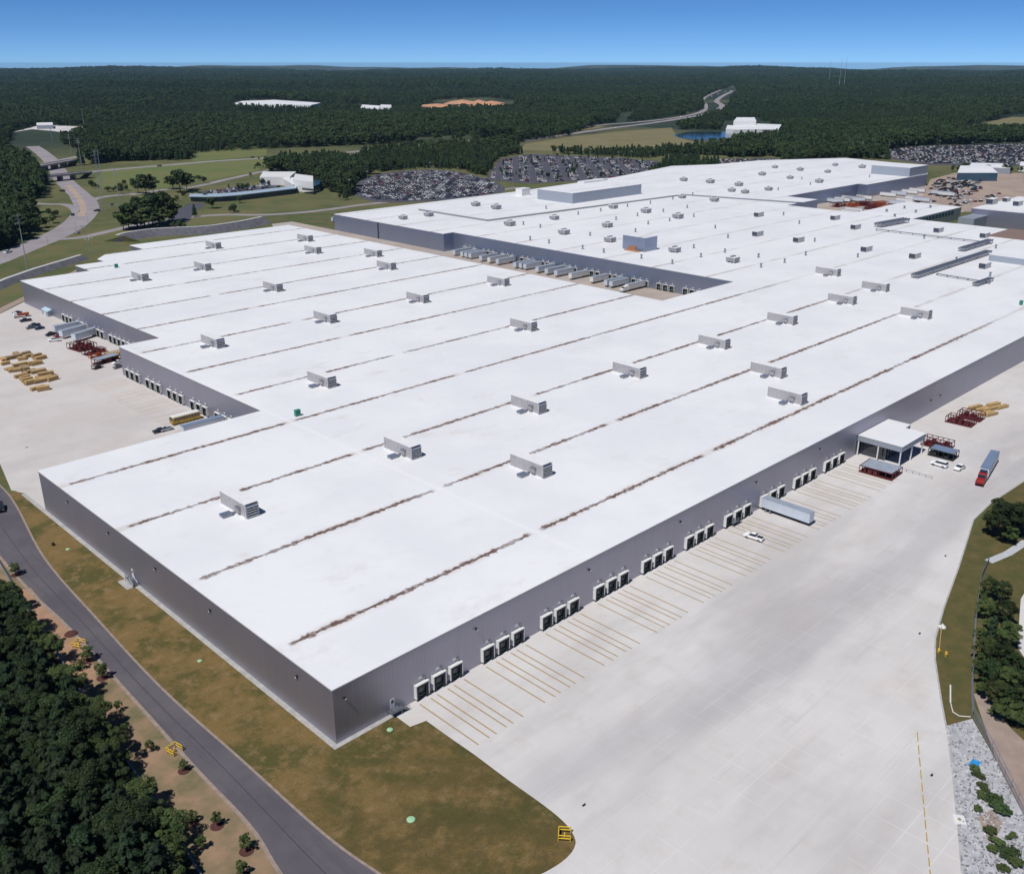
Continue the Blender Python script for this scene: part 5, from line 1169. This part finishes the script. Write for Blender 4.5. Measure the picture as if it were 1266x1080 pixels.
# interchange and office trees (photo base, top)
it = [(181,241,210,'oak',1.2),(171,239,216,'oak',1.3),(190,240,214,'oak',1.2),(223,238,200,'oak',1.15),(231,235,209,'oak',1.2),(214,234,213,'brush',1.4),(200,246,233,'brush',1.5),(252,227,216,'oak',1.2),(160,283,245,'oak',1.3),(170,281,238,'pine',1.5),(179,280,233,'oak',1.2),(189,278,229,'oak',1.2),(200,276,229,'oak',1.2),(209,274,238,'oak',1.3),(153,285,258,'brush',1.4),(185,283,250,'brush',1.5),(214,276,254,'brush',1.5),(174,284,256,'brush',1.5),(197,281,250,'brush',1.5),(134,237,229,'brush',1.7),(141,237,230,'brush',1.5),(263,258,240,'oak',1.3),(241,268,250,'pine',1.1),(219,249,240,'brush',1.2),(297,251,240,'oak',1.1),(350,240,233,'oak',1.2),(345,237,228,'oak',1.1),(325,229,218,'oak',1.0),(305,186,178,'oak',1.2),(310,218,212,'brush',1.2),(283,233,226,'pine',1.0),(150,240,224,'young',1.0),(57,281,266,'brush',1.3),(66,276,263,'brush',1.2),(45,287,264,'oak',1.2)]
iw = [G(a,c) for a,c,_,_,_ in it]; il = near_labels('green tree beyond the warehouse', iw, [(G(181,240),'the lone trees by the office road'),(G(185,280),'the tall clump by the plant road'),(G(263,258),'the low blue-roofed office'),(G(350,240),'the white angular office'),(G(57,281),'the inner side of the road bend'),(G(223,236),'the middle of the mown field')])
for (px,py,ty,kd,sp), (x,y), lb in zip(it, iw, il): tree(kd, 'mid', x, y, min(24, max(3, .86*HT(x,y,ty,40))), lb, 'trees round the interchange and office', sp)
# wood edges that show as single trees
def row(pts, n, hr, kinds, lab, group, depth=20, lod='mid', spread=(1.0,1.35)):
    c = 0; P = PX(pts)
    for k in range(n):
        t = rt.random()*(len(P)-1); i = min(int(t), len(P)-2); f = t-i; x = P[i][0]+(P[i+1][0]-P[i][0])*f; y = P[i][1]+(P[i+1][1]-P[i][1])*f
        d = Vector((x-CX, y-CY)).normalized()*rt.uniform(0, depth); x += d.x; y += d.y
        kd = rt.choice(kinds); tree(kd, lod, x, y, rt.uniform(*hr), f"{'pine' if kd == 'pine' else 'broadleaf tree'} {lab}", f"{'pines' if kd == 'pine' else 'broadleaf trees'} {group}", rt.uniform(*spread))
row([(-8,313),(15,303),(35,290),(42,276),(36,262),(20,258),(-8,258)], 14, (13,19), ['oak','oak','pine'], 'in the wood left of the road bend', 'left of the road bend', 18)
row([(-8,252),(20,250),(45,246),(53,240),(52,226),(40,214)], 10, (14,20), ['oak','pine'], 'at the edge of the left wood above the slip road', 'above the slip road', 25)
row([(100,206),(112,203),(140,201),(160,199),(200,199),(236,198)], 12, (16,22), ['pine','oak','pine'], 'at the front edge of the wood beyond the mown field', 'beyond the mown field', 25)
row([(330,214),(350,212),(375,218),(395,230),(420,240),(436,243)], 14, (13,19), ['oak','oak','pine'], 'in the wood behind the white angular office', 'behind the angular office', 45)
row([(800,222),(830,215),(870,209),(895,206)], 8, (11,14), ['pine'], 'in the pine grove directly behind the plant', 'in the pine grove behind the plant', 30)
row([(1165,212),(1180,213),(1195,211),(1245,215),(1262,214)], 10, (7,11), ['oak'], 'between the glass office and the right-hand far car park', 'near the glass office', 12)
print('individual trees', TREES)
# ------------------------------------------------------------ woodland as one mass
WOODS = [  # photo outlines of woods nearer than about 1.4 km
 [(-60,320),(-8,313),(15,303),(35,290),(42,276),(36,260),(-60,258)], [(-60,250),(20,249),(47,246),(53,240),(52,226),(40,213),(30,200),(28,178),(-60,172)],
 [(100,205),(140,200),(236,197),(250,188),(330,181),(430,180),(440,186),(330,190),(500,176),(620,170),(640,166),(640,150),(60,150),(108,165),(112,190)],
 [(330,214),(350,212),(378,219),(398,232),(420,242),(437,243),(440,226),(465,214),(440,206),(420,197),(345,203)],
 [(470,213),(520,208),(600,218),(620,196),(650,189),(650,184),(560,186),(440,196),(440,205)], [(640,191),(700,191),(800,196),(826,192),(740,189),(650,187)],
 [(802,220),(830,214),(868,208),(895,205),(880,200),(868,197),(830,198),(812,202)], [(900,196),(960,193),(1080,190),(1130,180),(1300,174),(1300,163),(1190,165),(1100,160),(960,168),(930,175),(900,186)],
 [(770,176),(800,172),(830,170),(830,163),(790,166)], [(950,206),(1000,199),(1060,193),(1090,188),(1080,186),(960,192)]]
WP = [PX(q) for q in WOODS]
CLR = [PX(q) for q in ([(640,190),(640,176),(700,168),(740,153.5),(800,149),(845,142),(870,136),(866,128),(868,122),(880,115),(905,108),(916,113),(902,124),(905,132),(890,141),(860,148),(838,158),(838,171),(870,178),(890,184),(840,189)],
   [(822,182),(828,160),(890,161),(895,150),(935,146),(970,160),(965,170),(912,174),(906,184)], [(520,140.5),(520,133),(545,126),(600,123.5),(636,126),(638,135),(560,139.5)], [(283,136.5),(290,130),(340,127.5),(400,131.5),(392,137)], [(443,140.5),(446,133.5),(486,134.5),(487,140.5)],
   [(1184,169),(1190,160),(1210,153),(1240,146),(1300,135),(1300,170)], [(1138,154),(1165,149),(1202,157),(1190,163)], [(10,185),(16,163),(40,156),(106,156),(106,168),(70,175),(108,192),(110,205),(60,210),(30,205)], [(927,107.5),(927,104),(936,104),(936,107.5)],
   [(330,184),(240,189),(236,198),(330,203),(440,192),(500,184),(640,180),(640,170),(560,174),(440,180)], [(935,178),(938,170),(952,186),(948,196)], [(646,143),(658,141),(658,138),(646,139)],[(205,96),(232,94.5),(236,97),(210,98)],[(352,117),(398,115.5),(400,118),(356,119.5)],[(425,133),(446,130),(448,134),(430,136)],[(760,153),(766,140),(790,138),(778,150)],[(1180,104),(1230,102),(1240,104.5),(1190,106)],[(545,106),(590,104.5),(595,106.5),(550,108)],[(810,127),(830,124),(834,127),(815,130)],[(500,171),(560,168),(600,166),(590,172),(520,176)],[(110,131),(128,128),(132,131),(116,134)],[(1075,190),(1130,180.5),(1300,175),(1300,206),(1150,206),(1104,198)],[(862,205),(866,195),(966,194.5),(966,206)],[(598,224),(616,195),(655,189),(770,194),(822,199),(814,214),(745,223),(655,229)],[(434,242),(444,223),(470,213),(520,208),(565,210),(606,220),(628,232),(612,243),(540,250),(466,252)])]
pts = []; rw = np.random.default_rng(5)
def try_pt(x, y, sc_lo, sc_hi, near):
    d = math.hypot(x-CX, y-CY)
    if near:
        if not any(inside(p, x, y) for p in WP): return
    if any(inside(p, x, y) for p in CLR): return
    pa = math.sin(x*.0041+y*.0023)+math.sin(x*.0017-y*.0052+1)+.7*math.sin(x*.011+y*.007+2)+.5*math.sin(-x*.017+y*.013)
    pb = math.sin(x*.0031-y*.0019+.7)+math.sin(x*.0083+y*.0061)+.6*math.sin(x*.021-y*.017)
    s = rw.uniform(sc_lo, sc_hi)*(1+.17*pa); k = int(rw.integers(0,3))+(3 if rw.random() < .55+.2*pa else 0)
    if rw.random() < .16+.17*pb: k = 6+int(rw.integers(0,2)); s *= .85
    if d > 1500 and pa > 2.25 and pb < -.6: return
    pts.append((x, y, hz(x, y)-.3, s, rw.uniform(0,6.28), k))
r = 480.0
while r < 14500:
    st = 6.5 if r < 1450 else (9.5 if r < 2600 else (12.5 if r < 4200 else (17 if r < 7000 else 27)))
    na = int(1.16*r/st)
    for k in range(na):
        th = YAW-.58+1.16*(k+rw.uniform(-.45,.45))/na; rr = r+rw.uniform(-.5,.5)*st
        k_ = 1.0 if r < 2600 else (1.15 if r < 4200 else (1.35 if r < 7000 else 1.9))
        try_pt(CX+rr*math.cos(th), CY+rr*math.sin(th), 1.15*k_, 1.95*k_, r < 1420)
    r += st*(.95 if r < 2600 else 1.25)
for k in range(70):                                        # small trees between the rows of the striped car park
    px, py = rw.uniform(610,805), rw.uniform(194,224); x, y = G(px, py)
    if inside(lotB, x, y): pts.append((x, y, 0, rw.uniform(.45,.75), rw.uniform(0,6), int(rw.integers(0,6))))
for px0, py0 in [(118,232),(150,236),(232,243),(250,247),(300,234),(338,228),(215,217),(320,208),(64,268),(222,284),(425,247),(285,262),(245,222),(160,228)]:   # scrub round the interchange
    for k in range(5):
        x, y = G(px0+rw.uniform(-7,7), py0+rw.uniform(-1.6,1.6)); pts.append((x, y, -.1, rw.uniform(.3,.75), rw.uniform(0,6), int(rw.choice((3,4,5,6,7)))))
print('woodland points', len(pts))
A = np.array(pts); A = A[np.lexsort((A[:,0],))]; me = bpy.data.meshes.new('woodland'); me.vertices.add(len(A)); me.vertices.foreach_set('co', np.ascontiguousarray(A[:,:3]).ravel())
for nm, ty, col in (('scl','FLOAT',3),('rot','FLOAT',4),('pick','INT',5)):
    at = me.attributes.new(nm, ty, 'POINT'); at.data.foreach_set('value', A[:,col].astype(np.int32 if ty == 'INT' else np.float32))
wd = bpy.data.objects.new('woodland', me); COL.objects.link(wd); tag(wd, 'endless dark green woodland stretching from the plant to the horizon', 'woodland', None, 'stuff')
ng = bpy.data.node_groups.new('scatter_trees', 'GeometryNodeTree'); ng.interface.new_socket('Geometry', in_out='INPUT', socket_type='NodeSocketGeometry'); ng.interface.new_socket('Geometry', in_out='OUTPUT', socket_type='NodeSocketGeometry')
N = ng.nodes.new; gi = N('NodeGroupInput'); go = N('NodeGroupOutput'); ip = N('GeometryNodeInstanceOnPoints'); jn = N('GeometryNodeJoinGeometry'); ip.inputs['Pick Instance'].default_value = True
srcs = []; ORDER_ = [TK[('pine','mid',i)] for i in range(3)]+[TK[('oak','mid',i)] for i in range(3)]+[TK[('brush','mid',i)] for i in range(2)]
for o in bpy.data.objects:
    if o.name.startswith('crown') and o.data in [TK[('pine','mid',i)] for i in range(3)]+[TK[('oak','mid',i)] for i in range(3)]+[TK[('brush','mid',i)] for i in range(2)] and o.data not in [s.data for s in srcs]: srcs.append(o)
srcs.sort(key=lambda o: ORDER_.index(o.data)); print('tree sources', len(srcs))
for o in reversed(srcs):
    oi = N('GeometryNodeObjectInfo'); oi.inputs['Object'].default_value = o; oi.transform_space = 'ORIGINAL'; gt = N('GeometryNodeGeometryToInstance'); ng.links.new(oi.outputs['Geometry'], gt.inputs[0]); ng.links.new(gt.outputs[0], jn.inputs[0])
def attr(nm, ty):
    a = N('GeometryNodeInputNamedAttribute'); a.data_type = ty; a.inputs['Name'].default_value = nm; return [s for s in a.outputs if s.enabled and s.name == 'Attribute'][0]
cx_ = N('ShaderNodeCombineXYZ'); ng.links.new(attr('rot','FLOAT'), cx_.inputs[2]); cs_ = N('ShaderNodeCombineXYZ'); sv = attr('scl','FLOAT')
for i in range(3): ng.links.new(sv, cs_.inputs[i])
ng.links.new(gi.outputs[0], ip.inputs['Points']); ng.links.new(jn.outputs[0], ip.inputs['Instance']); ng.links.new(attr('pick','INT'), ip.inputs['Instance Index']); ng.links.new(cx_.outputs[0], ip.inputs['Rotation']); ng.links.new(cs_.outputs[0], ip.inputs['Scale']); ng.links.new(ip.outputs[0], go.inputs[0])
md = wd.modifiers.new('scatter', 'NODES'); md.node_group = ng
# ------------------------------------------------------------ haze
hb = MB(); hb.box(CX-26000,CX+26000,CY-26000,CY+26000,-30,124)
ho = hb.build('haze', []); ho['kind'] = 'stuff'; ho['label'] = 'thin blue air over the whole scene'; ho['category'] = 'haze'
hm = bpy.data.materials.new('thin_air'); hm.use_nodes = True; t = hm.node_tree; t.nodes.remove(t.nodes['Principled BSDF']); pv = t.nodes.new('ShaderNodeVolumePrincipled')
pv.inputs['Color'].default_value = (.40,.70,1.0,1); pv.inputs['Density'].default_value = .000021; pv.inputs['Anisotropy'].default_value = 0.0
t.links.new(pv.outputs[0], t.nodes['Material Output'].inputs['Volume']); ho.data.materials.append(hm)
